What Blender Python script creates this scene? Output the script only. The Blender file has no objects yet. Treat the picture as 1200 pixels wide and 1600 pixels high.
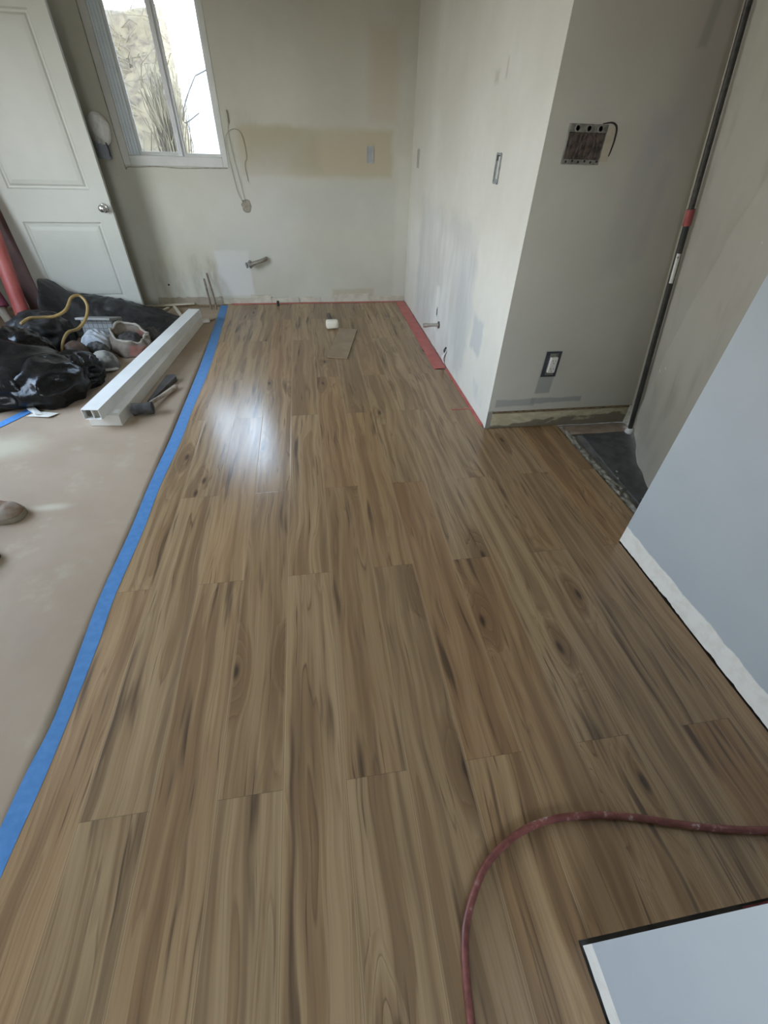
import bpy, bmesh, math, random
from mathutils import Vector, Matrix, noise, Euler
random.seed(7)
C = bpy.context.scene.collection
SC = bpy.context.scene

# ---------------------------------------------------------------- camera, world, lights, exposure
cam_d = bpy.data.cameras.new('camera')
cam = bpy.data.objects.new('camera', cam_d)
C.objects.link(cam)
R_ = Vector((0.98829366, -0.15014283, 0.02706971))
U_ = Vector((0.07951898, 0.65836865, 0.74848343))
F_ = Vector((0.13020127, 0.73756888, -0.66260077))
m = Matrix((R_, U_, -F_)).transposed().to_4x4()
m.translation = (0, 0, 1.35)
cam.matrix_world = m
cam_d.sensor_fit = 'VERTICAL'
cam_d.sensor_height = 24.0
cam_d.lens = 668.03 / 1600 * 24.0
cam_d.clip_start = 0.02
SC.camera = cam
SC.view_settings.view_transform = 'Standard'
SC.view_settings.look = 'None'
SC.view_settings.gamma = 1
SC.view_settings.exposure = -0.48
SC.view_settings.use_curve_mapping = False
SC.cycles.use_denoising = True
SC.cycles.max_bounces = 8
SC.cycles.diffuse_bounces = 6
SC.cycles.glossy_bounces = 3
SC.cycles.transparent_max_bounces = 12
SC.cycles.caustics_reflective = False
SC.cycles.caustics_refractive = False
SC.cycles.sample_clamp_indirect = 6

SKY_STRENGTH = 26.0
BACK_ROOM_W = 2.5
HALL_FILL_W = 16.0
w = bpy.data.worlds.new('world')
SC.world = w
w.use_nodes = True
bg = w.node_tree.nodes['Background']
_wt = w.node_tree
_g = _wt.nodes.new('ShaderNodeTexCoord'); _s = _wt.nodes.new('ShaderNodeSeparateXYZ'); _r = _wt.nodes.new('ShaderNodeValToRGB')
_wt.links.new(_g.outputs['Generated'], _s.inputs[0]); 
_mr = _wt.nodes.new('ShaderNodeMapRange'); _mr.inputs[1].default_value = -1
_wt.links.new(_s.outputs[2], _mr.inputs[0]); _wt.links.new(_mr.outputs[0], _r.inputs[0])
_e = _r.color_ramp.elements
_e[0].position = 0.0; _e[0].color = (.16, .15, .125, 1)          # ground
_e[1].position = 1.0; _e[1].color = (.42, .62, 1.0, 1)
for _p, _c in ((.485, (.20, .19, .165, 1)), (.515, (.93, .94, .93, 1)), (.66, (.72, .85, 1.0, 1))):
    _n = _e.new(_p); _n.color = _c
_wt.links.new(_r.outputs[0], bg.inputs[0])
bg.inputs[1].default_value = SKY_STRENGTH

def area(name, loc, rot, sx, sy, power, col, portal=False):
    d = bpy.data.lights.new(name, 'AREA')
    d.shape = 'RECTANGLE'
    d.size, d.size_y = sx, sy
    d.energy = power
    d.color = col
    if portal:
        d.cycles.is_portal = True
    o = bpy.data.objects.new(name, d)
    o.location = loc
    o.rotation_euler = rot
    C.objects.link(o)
    return o
PI = math.pi
# portal on the window in the left wall (x = -3.0), daylight comes from the sky
area('left_window_portal', (-3.06, 2.25, 1.42), (0, -PI / 2, 0), 1.36, 1.7, 1, (1, 1, 1), True)
# daylight from the window of the room behind the camera
area('rear_window_daylight', (-.675, -2.46, 1.5), (PI / 2, 0, 0), 1.3, 1.05, BACK_ROOM_W, (0.95, 0.97, 1.0))
# added fill light in the unseen hall, brightens plastic sheet and return wall
area('hall_fill_light', (2.15, .95, 2.40), (0, 0, 0), .3, .3, HALL_FILL_W, (1.0, .95, .86))
# portal on the back window
area('back_window_portal', (-1.0, 5.06, 1.63), (-PI / 2, 0, 0), 0.85, 1.08, 1, (1, 1, 1), True)

# ---------------------------------------------------------------- node helper
class NT:
    def __init__(s, name):
        s.m = bpy.data.materials.new(name)
        s.m.use_nodes = True
        s.t = s.m.node_tree
        s.b = s.t.nodes['Principled BSDF']
        s._pos = None
    def n(s, typ, **k):
        nd = s.t.nodes.new(typ)
        for a, v in k.items():
            setattr(nd, a, v)
        return nd
    def put(s, sock, v):
        if isinstance(v, bpy.types.NodeSocket):
            s.t.links.new(v, sock)
        elif v is not None:
            if isinstance(v, (tuple, list)) and len(v) == 3 and sock.type == 'RGBA':
                v = (*v, 1)
            sock.default_value = v
    def pos(s):
        if s._pos is None:
            g = s.n('ShaderNodeNewGeometry')
            sp = s.n('ShaderNodeSeparateXYZ')
            s.t.links.new(g.outputs['Position'], sp.inputs[0])
            s._pos = (sp.outputs[0], sp.outputs[1], sp.outputs[2], g.outputs['Position'])
        return s._pos
    def objpos(s):
        return s.n('ShaderNodeTexCoord').outputs['Object']
    def M(s, op, a, b=None, c=None, clamp=False):
        nd = s.n('ShaderNodeMath', operation=op, use_clamp=clamp)
        s.put(nd.inputs[0], a)
        if b is not None: s.put(nd.inputs[1], b)
        if c is not None: s.put(nd.inputs[2], c)
        return nd.outputs[0]
    def vec(s, x, y, z=0.0):
        nd = s.n('ShaderNodeCombineXYZ')
        s.put(nd.inputs[0], x); s.put(nd.inputs[1], y); s.put(nd.inputs[2], z)
        return nd.outputs[0]
    def noise(s, v, scale=5, detail=3, rough=.55, dist=0.0, dim='3D'):
        nd = s.n('ShaderNodeTexNoise', noise_dimensions=dim)
        s.put(nd.inputs['Vector'], v)
        nd.inputs['Scale'].default_value = scale
        nd.inputs['Detail'].default_value = detail
        nd.inputs['Roughness'].default_value = rough
        nd.inputs['Distortion'].default_value = dist
        return nd.outputs['Fac']
    def mr(s, v, a, b, c=0.0, d=1.0, smooth=True):
        nd = s.n('ShaderNodeMapRange', interpolation_type='SMOOTHSTEP' if smooth else 'LINEAR')
        s.put(nd.inputs['Value'], v)
        s.put(nd.inputs['From Min'], a); s.put(nd.inputs['From Max'], b)
        s.put(nd.inputs['To Min'], c); s.put(nd.inputs['To Max'], d)
        return nd.outputs['Result']
    def mix(s, f, a, b, mode='MIX'):
        nd = s.n('ShaderNodeMix', data_type='RGBA', blend_type=mode)
        s.put(nd.inputs[0], f); s.put(nd.inputs[6], a); s.put(nd.inputs[7], b)
        return nd.outputs[2]
    def ramp(s, f, stops):
        nd = s.n('ShaderNodeValToRGB')
        s.put(nd.inputs[0], f)
        e = nd.color_ramp.elements
        while len(e) < len(stops): e.new(.5)
        for i, (p, c) in enumerate(stops):
            e[i].position = p
            e[i].color = (*c, 1) if len(c) == 3 else c
        return nd.outputs[0]
    def bump(s, h, strength=.2, dist=.01):
        nd = s.n('ShaderNodeBump')
        nd.inputs['Strength'].default_value = strength
        nd.inputs['Distance'].default_value = dist
        s.put(nd.inputs['Height'], h)
        s.t.links.new(nd.outputs[0], s.b.inputs['Normal'])
    def set(s, color=None, rough=None, metal=None, spec=None, **k):
        if color is not None: s.put(s.b.inputs['Base Color'], color)
        if rough is not None: s.put(s.b.inputs['Roughness'], rough)
        if metal is not None: s.put(s.b.inputs['Metallic'], metal)
        if spec is not None: s.put(s.b.inputs['Specular IOR Level'], spec)
        for a, v in k.items(): s.put(s.b.inputs[a], v)
        return s.m

def simple(name, c1, c2=None, scale=20, rough=.5, metal=0.0, bump=0.0, spec=None, detail=4, lo=.35, hi=.65, bdist=.004):
    t = NT(name)
    p = t.objpos()
    f = t.noise(p, scale, detail)
    c2 = c2 or tuple(min(1, x * 1.12) for x in c1)
    t.set(t.mix(t.mr(f, lo, hi), c1, c2), rough, metal, spec)
    if bump: t.bump(f, bump, bdist)
    return t.m

def wall_mat(name, base, alt, axes, patches=(), mottling=1.6, rough=.75):
    """painted drywall: mottled base, then patches (a, b, half a, half b, softness, wobble, colour, strength, noise-break)"""
    t = NT(name)
    P = t.pos()
    pv = P[3]
    f = t.noise(pv, mottling, 4, .6)
    col = t.mix(t.mr(f, .35, .65), base, alt)
    f2 = t.noise(pv, 9, 4, .6)
    col = t.mix(t.mr(f2, .3, .7, 0, .16), col, tuple(x * .86 for x in base))
    A, B = P[axes[0]], P[axes[1]]
    wob = t.noise(pv, 7, 4, .6)
    for (a, b, ha, hb, soft, wb, pc, st, brk) in patches:
        da = t.M('SUBTRACT', t.M('ABSOLUTE', t.M('SUBTRACT', A, a)), ha)
        db = t.M('SUBTRACT', t.M('ABSOLUTE', t.M('SUBTRACT', B, b)), hb)
        d = t.M('MAXIMUM', da, db)
        d = t.M('ADD', d, t.M('MULTIPLY', t.M('SUBTRACT', wob, .5), wb))
        mk = t.mr(d, soft, -soft, 0, st)
        if brk:
            vv = t.n('ShaderNodeVectorMath', operation='MULTIPLY')
            t.put(vv.inputs[0], pv); vv.inputs[1].default_value = (1, 1, .32)
            mk = t.M('MULTIPLY', mk, t.mr(t.noise(vv.outputs[0], brk, 3, .6), .36, .7))
        col = t.mix(mk, col, pc)
    t.set(col, rough, spec=.25)
    t.bump(t.noise(pv, 60, 3), .06, .004)
    return t.m

# ---------------------------------------------------------------- mesh helpers
def bx(bm, c, s, rot=None):
    r = bmesh.ops.create_cube(bm, size=1)
    M_ = Matrix.Translation(c) @ (rot.to_matrix().to_4x4() if rot is not None else Matrix()) @ Matrix.Diagonal((*s, 1))
    bmesh.ops.transform(bm, matrix=M_, verts=r['verts'])
    return r['verts']
def bb(bm, x0, x1, y0, y1, z0, z1):
    return bx(bm, ((x0 + x1) / 2, (y0 + y1) / 2, (z0 + z1) / 2), (x1 - x0, y1 - y0, z1 - z0))
def smooth_path(pts, n=8):
    pts = [Vector(p) for p in pts]
    out = []
    for i in range(len(pts) - 1):
        p0 = pts[max(i - 1, 0)]; p1 = pts[i]; p2 = pts[i + 1]; p3 = pts[min(i + 2, len(pts) - 1)]
        for k in range(n):
            t = k / n
            out.append(.5 * ((2 * p1) + (-p0 + p2) * t + (2 * p0 - 5 * p1 + 4 * p2 - p3) * t * t + (-p0 + 3 * p1 - 3 * p2 + p3) * t ** 3))
    out.append(pts[-1])
    return out
def tube(bm, pts, r, seg=10, cap=True):
    pts = [Vector(p) for p in pts]
    rr = r if isinstance(r, (list, tuple)) else [r] * len(pts)
    rings = []
    up = None
    for i, p in enumerate(pts):
        d = (pts[min(i + 1, len(pts) - 1)] - pts[max(i - 1, 0)]).normalized()
        if up is None:
            up = d.orthogonal().normalized()
        up = (up - d * up.dot(d)).normalized()
        s = d.cross(up)
        rings.append([bm.verts.new(p + (up * math.cos(2 * PI * k / seg) + s * math.sin(2 * PI * k / seg)) * rr[i]) for k in range(seg)])
    for a, b in zip(rings, rings[1:]):
        for k in range(seg):
            bm.faces.new((a[k], a[(k + 1) % seg], b[(k + 1) % seg], b[k]))
    if cap:
        bm.faces.new(rings[0][::-1]); bm.faces.new(rings[-1])
def lathe(bm, prof, c=(0, 0, 0), rot=None, seg=24, sx=1, sy=1):
    M_ = Matrix.Translation(c) @ (rot.to_matrix().to_4x4() if rot is not None else Matrix())
    rings = []
    for r, z in prof:
        rings.append([bm.verts.new(M_ @ Vector((r * sx * math.cos(2 * PI * k / seg), r * sy * math.sin(2 * PI * k / seg), z))) for k in range(seg)])
    for a, b in zip(rings, rings[1:]):
        for k in range(seg):
            bm.faces.new((a[k], a[(k + 1) % seg], b[(k + 1) % seg], b[k]))
    bm.faces.new(rings[0][::-1]); bm.faces.new(rings[-1])
def prism(bm, poly, z0, z1):
    a = [bm.verts.new((x, y, z0)) for x, y in poly]
    b = [bm.verts.new((x, y, z1)) for x, y in poly]
    n = len(poly)
    bm.faces.new(a[::-1]); bm.faces.new(b)
    for k in range(n):
        bm.faces.new((a[k], a[(k + 1) % n], b[(k + 1) % n], b[k]))
def grid(bm, f, nu, nv):
    v = [[bm.verts.new(f(i / nu, j / nv)) for j in range(nv + 1)] for i in range(nu + 1)]
    for i in range(nu):
        for j in range(nv):
            bm.faces.new((v[i][j], v[i + 1][j], v[i + 1][j + 1], v[i][j + 1]))
def NB(): return bmesh.new()
def obj(name, bm, mat, parent=None, smooth=False, bevel=0.0, subsurf=0, solid=0.0, angle=None):
    bmesh.ops.recalc_face_normals(bm, faces=bm.faces)
    xs = [v.co.x for v in bm.verts]; ys = [v.co.y for v in bm.verts]; zs = [v.co.z for v in bm.verts]
    base = Vector(((min(xs) + max(xs)) / 2, (min(ys) + max(ys)) / 2, min(zs)))
    for v in bm.verts: v.co -= base
    me = bpy.data.meshes.new(name)
    bm.to_mesh(me); bm.free()
    me.materials.append(mat)
    o = bpy.data.objects.new(name, me)
    C.objects.link(o)
    wl = base
    if parent is not None:
        o.parent = parent
        pl = Vector(parent['_w']) if '_w' in parent else Vector(parent.location)
        o.location = base - pl
    else:
        o.location = base
    o['_w'] = tuple(wl)
    if smooth or subsurf:
        for p in me.polygons: p.use_smooth = True
        if angle:
            me.set_sharp_from_angle(angle=math.radians(angle))
    if solid:
        md = o.modifiers.new('solid', 'SOLIDIFY'); md.thickness = solid; md.offset = 0
    if bevel:
        md = o.modifiers.new('bevel', 'BEVEL'); md.width = bevel; md.segments = 2; md.limit_method = 'ANGLE'
    if subsurf:
        md = o.modifiers.new('sub', 'SUBSURF'); md.levels = subsurf; md.render_levels = subsurf
    return o
def tag(o, label, cat, group=None, kind=None):
    o['label'] = label; o['category'] = cat
    if group: o['group'] = group
    if kind: o['kind'] = kind
    return o
def thing(name, loc, label, cat, group=None, kind=None):
    o = bpy.data.objects.new(name, None)
    o.empty_display_size = .05
    C.objects.link(o)
    o.location = loc
    o['_w'] = tuple(loc)
    return tag(o, label, cat, group, kind)
def struct(name, bm, mat, label, cat, parent=None, **k):
    o = obj(name, bm, mat, parent, **k)
    if parent is None:
        tag(o, label, cat, None, 'structure')
    return o

# ---------------------------------------------------------------- materials of the setting
def wood_floor():
    t = NT('wood_laminate')
    X, Y, Z, PV = t.pos()
    W, L, X0 = .1725, 1.316, -.008
    gx = t.M('DIVIDE', t.M('SUBTRACT', X, X0), W)
    kx = t.M('FLOOR', gx); fx = t.M('FRACT', gx)
    par = t.M('FLOORED_MODULO', kx, 2.0)
    off = t.M('MULTIPLY_ADD', par, .760, .403)
    gy = t.M('DIVIDE', t.M('SUBTRACT', Y, off), L)
    ky = t.M('FLOOR', gy); fy = t.M('FRACT', gy)
    wn = t.n('ShaderNodeTexWhiteNoise', noise_dimensions='2D')
    t.put(wn.inputs['Vector'], t.vec(kx, ky))
    sp = t.n('ShaderNodeSeparateColor'); t.put(sp.inputs[0], wn.outputs['Color'])
    r1, r2, r3 = sp.outputs
    u = t.M('MULTIPLY_ADD', r1, 13.0, X)
    v = t.M('MULTIPLY_ADD', r2, 17.0, Y)
    # slow sideways wander of the grain
    wz = t.noise(t.vec(t.M('MULTIPLY', u, 3.0), t.M('MULTIPLY', v, 1.6)), 1, 2, .5)
    uw = t.M('MULTIPLY_ADD', t.M('SUBTRACT', wz, .5), .07, u)
    # knots pull the rings into ellipses
    vo = t.n('ShaderNodeTexVoronoi', voronoi_dimensions='2D', feature='F1')
    t.put(vo.inputs['Vector'], t.vec(t.M('MULTIPLY', uw, 6.0), t.M('MULTIPLY', v, 2.1)))
    vo.inputs['Scale'].default_value = 1
    vo.inputs['Randomness'].default_value = 1
    spv = t.n('ShaderNodeSeparateColor'); t.put(spv.inputs[0], vo.outputs['Color'])
    has = t.M('GREATER_THAN', spv.outputs[0], .86)
    kd = vo.outputs['Distance']
    knot = t.M('MULTIPLY', t.mr(kd, .45, .0), has)
    # growth field: long smooth stripes
    T = t.noise(t.vec(t.M('MULTIPLY', uw, 9.0), t.M('MULTIPLY', v, .55)), 1, 2.5, .5)
    T = t.M('MULTIPLY_ADD', knot, .30, T)
    fine = t.noise(t.vec(t.M('MULTIPLY', uw, 170.0), t.M('MULTIPLY', v, 3.0)), 1, 3, .6)
    med = t.noise(t.vec(t.M('MULTIPLY', uw, 26.0), t.M('MULTIPLY', v, .75)), 1, 3, .6)
    ring = t.M('FRACT', t.M('MULTIPLY_ADD', med, .8, t.M('MULTIPLY', T, 9.0)))
    PALE = (.435, .300, .166); MID = (.292, .185, .097); BRN = (.183, .108, .055); DRK = (.050, .032, .020)
    col = t.ramp(T, [(.28, BRN), (.40, MID), (.47, PALE), (.55, MID), (.60, PALE), (.72, BRN)])
    rc = t.ramp(ring, [(0, PALE), (.35, MID), (.75, MID), (.93, BRN), (1.0, PALE)])
    col = t.mix(.32, col, rc)
    col = t.mix(t.mr(med, .44, .66, 0, .6), col, t.mix(.35, BRN, DRK))
    col = t.mix(t.mr(med, .46, .34, 0, .45), col, PALE)
    # per-plank tone
    col = t.mix(t.mr(r3, .45, .95, 0, .6), col, t.mix(.6, col, BRN))
    tint = t.ramp(r1, [(0, (1.04, .95, .87)), (.35, (1.0, 1.0, .98)), (.7, (.96, .99, 1.0)), (1, (1.05, 1.02, .96))])
    col = t.mix(1.0, col, tint, 'MULTIPLY')
    # dark mineral streaks
    st = t.noise(t.vec(t.M('MULTIPLY', uw, 21.0), t.M('MULTIPLY', v, 1.5)), 1, 2.5, .55)
    stm = t.mr(st, .585, .72, 0, .85)
    col = t.mix(stm, col, DRK)
    st2 = t.noise(t.vec(t.M('MULTIPLY_ADD', uw, 75.0, 3.7), t.M('MULTIPLY', v, 2.6)), 1, 2, .5)
    col = t.mix(t.mr(st2, .63, .73, 0, .7), col, DRK)
    lin = t.mr(t.M('ABSOLUTE', t.M('SUBTRACT', ring, .93)), .06, .0, 0, .5)
    lin = t.M('MULTIPLY', lin, t.mr(t.noise(t.vec(t.M('MULTIPLY', u, 8.0), t.M('MULTIPLY', v, 1.3)), 1, 2), .50, .64))
    col = t.mix(lin, col, DRK)
    col = t.mix(t.M('MULTIPLY', t.mr(kd, .09, .02), has), col, DRK)
    col = t.mix(t.mr(fine, .35, .7, .22, 0), col, BRN)
    # joints
    ex = t.M('MULTIPLY', t.M('MINIMUM', fx, t.M('SUBTRACT', 1.0, fx)), W)
    ey = t.M('MULTIPLY', t.M('MINIMUM', fy, t.M('SUBTRACT', 1.0, fy)), L)
    e = t.M('MINIMUM', ex, ey)
    gap = t.mr(e, .0012, .0003, 0, .5)
    edge = t.mr(ex, .0055, .0020, 0, .45)  # bright seam line: light reflected off the bevel, painted into the colour
    col = t.mix(edge, col, PALE)
    col = t.mix(gap, col, (.06, .042, .03))
    t.set(col, t.mr(t.M('ADD', fine, t.M('MULTIPLY', med, .5)), .5, 1.1, .19, .27, False), spec=.55)
    h = t.M('SUBTRACT', t.M('MULTIPLY_ADD', med, .35, t.M('MULTIPLY', fine, .25)), t.mr(e, .003, .0, 0, 1.6))
    t.bump(h, .12, .0014)
    return t.m
M_WOOD = wood_floor()
M_WOODPIECE = M_WOOD

def paper_mat():
    t = NT('floor_protection_paper')
    p = t.pos()[3]
    f = t.noise(p, 1.3, 4, .6); g = t.noise(p, 5, 5, .65); k = t.noise(p, 70, 3)
    col = t.mix(t.mr(f, .35, .65), (.325, .247, .172), (.375, .292, .212))
    col = t.mix(t.mr(g, .52, .72, 0, .45), col, (.44, .385, .285))
    col = t.mix(t.mr(g, .45, .25, 0, .35), col, (.27, .205, .15))
    X, Y = t.pos()[0], t.pos()[1]
    for cx_, cy_, rx_, ry_, cc, st in ((-1.72, 2.28, .22, .16, (.47, .43, .31), .7), (-1.28, 1.72, .10, .035, (.50, .46, .35), .7), (-1.9, 1.9, .25, .2, (.45, .41, .31), .5)):
        dd = t.M('SQRT', t.M('ADD', t.M('POWER', t.M('DIVIDE', t.M('SUBTRACT', X, cx_), rx_), 2.0), t.M('POWER', t.M('DIVIDE', t.M('SUBTRACT', Y, cy_), ry_), 2.0)))
        col = t.mix(t.mr(t.M('MULTIPLY_ADD', g, .8, dd), 1.6, .5, 0, st), col, cc)
    t.set(col, t.mr(g, .3, .7, .60, .78), spec=.22)
    t.bump(t.M('MULTIPLY_ADD', k, .2, f), .12, .01)
    return t.m
M_PAPER = paper_mat()

GW = (.485, .48, .405)
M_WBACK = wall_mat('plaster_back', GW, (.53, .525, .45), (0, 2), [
    (.16, 1.205, .66, .165, .03, .05, (.425, .375, .262), .85, 0),
    (-.12, 1.22, .30, .14, .05, .10, (.36, .335, .25), .5, 0),
    (.73, 1.70, .12, .28, .05, .05, (.46, .40, .31), .6, 0),
    (.30, 1.75, .22, .42, .12, .15, (.46, .445, .365), .5, 0),
    (.30, .85, .60, .17, .12, .1, (.44, .45, .41), .5, 0),
    (-.72, .27, .16, .20, .015, .03, (.585, .58, .555), .9, 0),
    (-.45, .75, .35, .40, .2, .2, (.53, .535, .50), .5, 0),
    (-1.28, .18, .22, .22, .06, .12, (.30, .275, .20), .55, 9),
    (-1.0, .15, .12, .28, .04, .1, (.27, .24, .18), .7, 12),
    (-1.15, .40, .25, .10, .05, .1, (.50, .47, .36), .5, 0),
    (.45, .085, .22, .04, .02, .04, (.40, .33, .22), .55, 0),
    (-.44, 1.30, .12, .16, .04, .08, (.40, .37, .28), .4, 16),
    (.93, .6, .06, .6, .03, .05, (.58, .575, .51), .5, 0),
])
M_WRIGHT = wall_mat('plaster_right', (.64, .635, .575), (.69, .69, .64), (1, 2), [
    (3.6, .48, .75, .45, .10, .30, (.50, .505, .49), .75, 0),
    (2.95, .45, .18, .33, .05, .22, (.50, .52, .52), .8, 0),
    (2.60, .42, .09, .10, .02, .10, (.50, .53, .54), .85, 0),
    (3.9, .5, .5, .4, .06, .2, (.70, .71, .68), .5, 5),
    (3.3, .45, .5, .4, .08, .2, (.74, .755, .74), .6, 4),
    (3.58, .30, .05, .16, .02, .05, (.74, .75, .72), .8, 0),
    (4.55, 1.7, .35, .9, .15, .1, (.55, .54, .47), .45, 0),
    (3.6, 1.75, .3, .6, .15, .2, (.60, .59, .53), .4, 0),
    (2.77, 1.60, .010, .035, .012, .02, (.42, .41, .37), .6, 0),
    (2.90, 1.575, .03, .022, .015, .03, (.47, .46, .41), .6, 0),
    (4.82, .8, .05, .9, .02, .03, (.60, .595, .53), .6, 0),
    (2.42, .12, .10, .05, .02, .06, (.52, .53, .54), .6, 14),
])
M_WRETURN = wall_mat('plaster_return', (.545, .532, .465), (.59, .578, .515), (0, 2), [
    (1.315, .345, .045, .125, .006, .012, (.32, .325, .315), .85, 0),
    (1.16, .165, .12, .022, .006, .03, (.33, .335, .33), .7, 0),
    (1.42, .172, .16, .016, .005, .03, (.31, .315, .31), .8, 0),
    (1.35, 1.9, .28, .35, .12, .2, (.50, .455, .415), .55, 0),
    (1.62, 1.55, .10, .25, .08, .15, (.46, .43, .41), .6, 0),
    (1.50, 1.15, .06, .30, .05, .1, (.44, .43, .44), .6, 0),
    (1.60, 1.1, .03, .2, .03, .05, (.42, .41, .42), .5, 0),
    (1.56, 1.72, .018, .09, .01, .02, (.33, .32, .27), .6, 0),
    (1.00, .03, .035, .085, .008, .02, (.27, .26, .23), .85, 0),
    (1.25, .75, .3, .35, .2, .2, (.50, .49, .43), .4, 0),
])
def blue_wall(name, ax):
    t = NT(name)
    P = t.pos()
    f = t.noise(P[3], 3, 4); wob = t.noise(P[3], 9, 3)
    col = t.mix(t.mr(f, .3, .7), (.415, .458, .490), (.442, .486, .518))
    zz = t.M('MULTIPLY_ADD', t.M('SUBTRACT', wob, .5), .045, P[2])
    strip = t.mr(zz, .094, .086)
    h = .094
    if ax:
        zz = t.M('MULTIPLY_ADD', t.M('SUBTRACT', wob, .5), .012, P[2])
        strip = t.mr(zz, .062, .060)
    g = t.noise(P[3], 26, 4)
    pl = t.mix(t.mr(g, .4, .68, 0, .5), (.80, .79, .745), (.66, .64, .58))
    col = t.mix(strip, col, pl)
    t.set(col, .7, spec=.3)
    t.bump(t.M('MULTIPLY_ADD', strip, .6, t.M('MULTIPLY', t.noise(P[3], 45, 3), .35)), .15, .005)
    return t.m
M_WA = blue_wall('painted_drywall_blue_grey', 0)
M_WB = blue_wall('painted_drywall_blue_grey_end', 1)
M_WPLAIN = simple('plain_wall_paint', (.60, .60, .55), (.65, .65, .60), 2, .8)
M_CEIL = simple('ceiling_paint', (.74, .74, .71), (.77, .77, .75), 2, .85)
M_SUB = simple('subfloor_concrete', (.10, .10, .095), (.17, .165, .15), 9, .9, bump=.4)
M_WHITE = simple('white_vinyl', (.50, .51, .48), (.56, .57, .54), 6, .35)
M_DOOR = simple('door_paint', (.47, .48, .425), (.50, .51, .455), 3, .45)
M_DARK = simple('dark_gap', (.03, .028, .025), (.05, .045, .04), 12, .9)
M_STEEL = simple('brushed_steel', (.55, .54, .52), (.68, .67, .65), 30, .25, 1.0)

# ---------------------------------------------------------------- the setting
BY = 4.887      # back wall plane
RX = 1.002      # right wall plane
PY = 2.200      # return wall plane (faces the camera)
AX = 1.292      # blue-grey wall plane
CEIL = 2.45
FL = -3.0
FRONT = -2.5

# laminate floor: one slab with the cut-outs of the walls and the uncovered edge strips
bm = NB()
def slab(x0, x1, y0, y1): bb(bm, x0, x1, y0, y1, -.012, 0)
slab(FL, .481, FRONT, .009)
slab(FL, 1.287, .009, 1.176)
slab(FL, 1.467, 1.176, 2.194)
slab(FL, .996, 2.194, 3.09)
slab(FL, .905, 3.09, 4.868)
struct('floor', bm, M_WOOD, 'brown wood-look laminate plank floor with dark streaks and knots', 'floor')
bm = NB(); bb(bm, FL - .1, 2.9, FRONT - .1, BY + .1, -.10, -.013)
struct('subfloor', bm, M_SUB, 'dark grey bare subfloor beyond the edge of the laminate', 'floor')

# back wall with window opening
WX0, WX1, WZ0, WZ1 = -1.452, -.606, 1.092, 2.185
bm = NB()
T = .16
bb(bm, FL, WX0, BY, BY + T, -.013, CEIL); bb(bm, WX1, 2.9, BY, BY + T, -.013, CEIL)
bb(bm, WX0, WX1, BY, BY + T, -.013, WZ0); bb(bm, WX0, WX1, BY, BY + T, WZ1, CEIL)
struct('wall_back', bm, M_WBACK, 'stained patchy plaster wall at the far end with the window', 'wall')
# right wall (bright) and its return facing the camera
bm = NB(); bb(bm, RX, RX + .03, PY + .0005, BY, .0, CEIL)
struct('wall_right', bm, M_WRIGHT, 'bright plaster wall on the right with grey filler smears', 'wall')
bm = NB(); bb(bm, RX + .0005, 2.6, PY, PY + .12, .112, CEIL); bb(bm, RX + .0005, RX + .03, PY, PY + .12, -.012, .112)
struct('wall_return', bm, M_WRETURN, 'grey plaster wall facing the camera with the open switch box', 'wall')
# exposed strip where the baseboard was: wood, glue and torn paper
t = NT('exposed_wall_base')
P = t.pos()
vv = t.vec(t.M('MULTIPLY', P[0], 1.0), P[1], t.M('MULTIPLY', P[2], 2.5))
f = t.noise(vv, 16, 5, .6); g = t.noise(vv, 5, 3)
col = t.mix(t.mr(f, .35, .6), (.64, .59, .42), (.52, .47, .32))
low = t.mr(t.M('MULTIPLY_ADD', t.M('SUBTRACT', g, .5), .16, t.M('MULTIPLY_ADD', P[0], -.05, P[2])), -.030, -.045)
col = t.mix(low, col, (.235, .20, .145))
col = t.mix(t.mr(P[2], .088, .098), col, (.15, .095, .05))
t.set(col, .85, spec=.2); t.bump(f, .5, .006)
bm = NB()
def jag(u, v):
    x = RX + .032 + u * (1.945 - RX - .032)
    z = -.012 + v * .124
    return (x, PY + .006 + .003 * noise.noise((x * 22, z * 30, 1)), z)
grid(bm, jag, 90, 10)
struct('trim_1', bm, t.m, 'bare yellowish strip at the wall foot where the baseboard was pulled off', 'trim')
bm = NB()
grid(bm, lambda u, v: (RX + .035 + u * .91, PY - .0005 - .008 * v, .108 + .003 * noise.noise((u * 30, 0, 3)) + .006 * v * noise.noise((u * 18, 2, 0))), 80, 2)
struct('trim_2', bm, simple('torn_paper_edge', (.16, .10, .055), (.30, .24, .15), 40, .9), 'torn brown paint edge above the bare strip', 'trim', solid=.003)
bm = NB(); bx(bm, (1.952, 2.19, .055), (.03, .03, .12), Euler((0, 0, .7)))
struct('trim_3', bm, simple('broken_plaster', (.45, .44, .38), (.34, .31, .24), 30, .9, bump=.5), 'crumbling plaster corner beside the black pole', 'trim')

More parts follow.
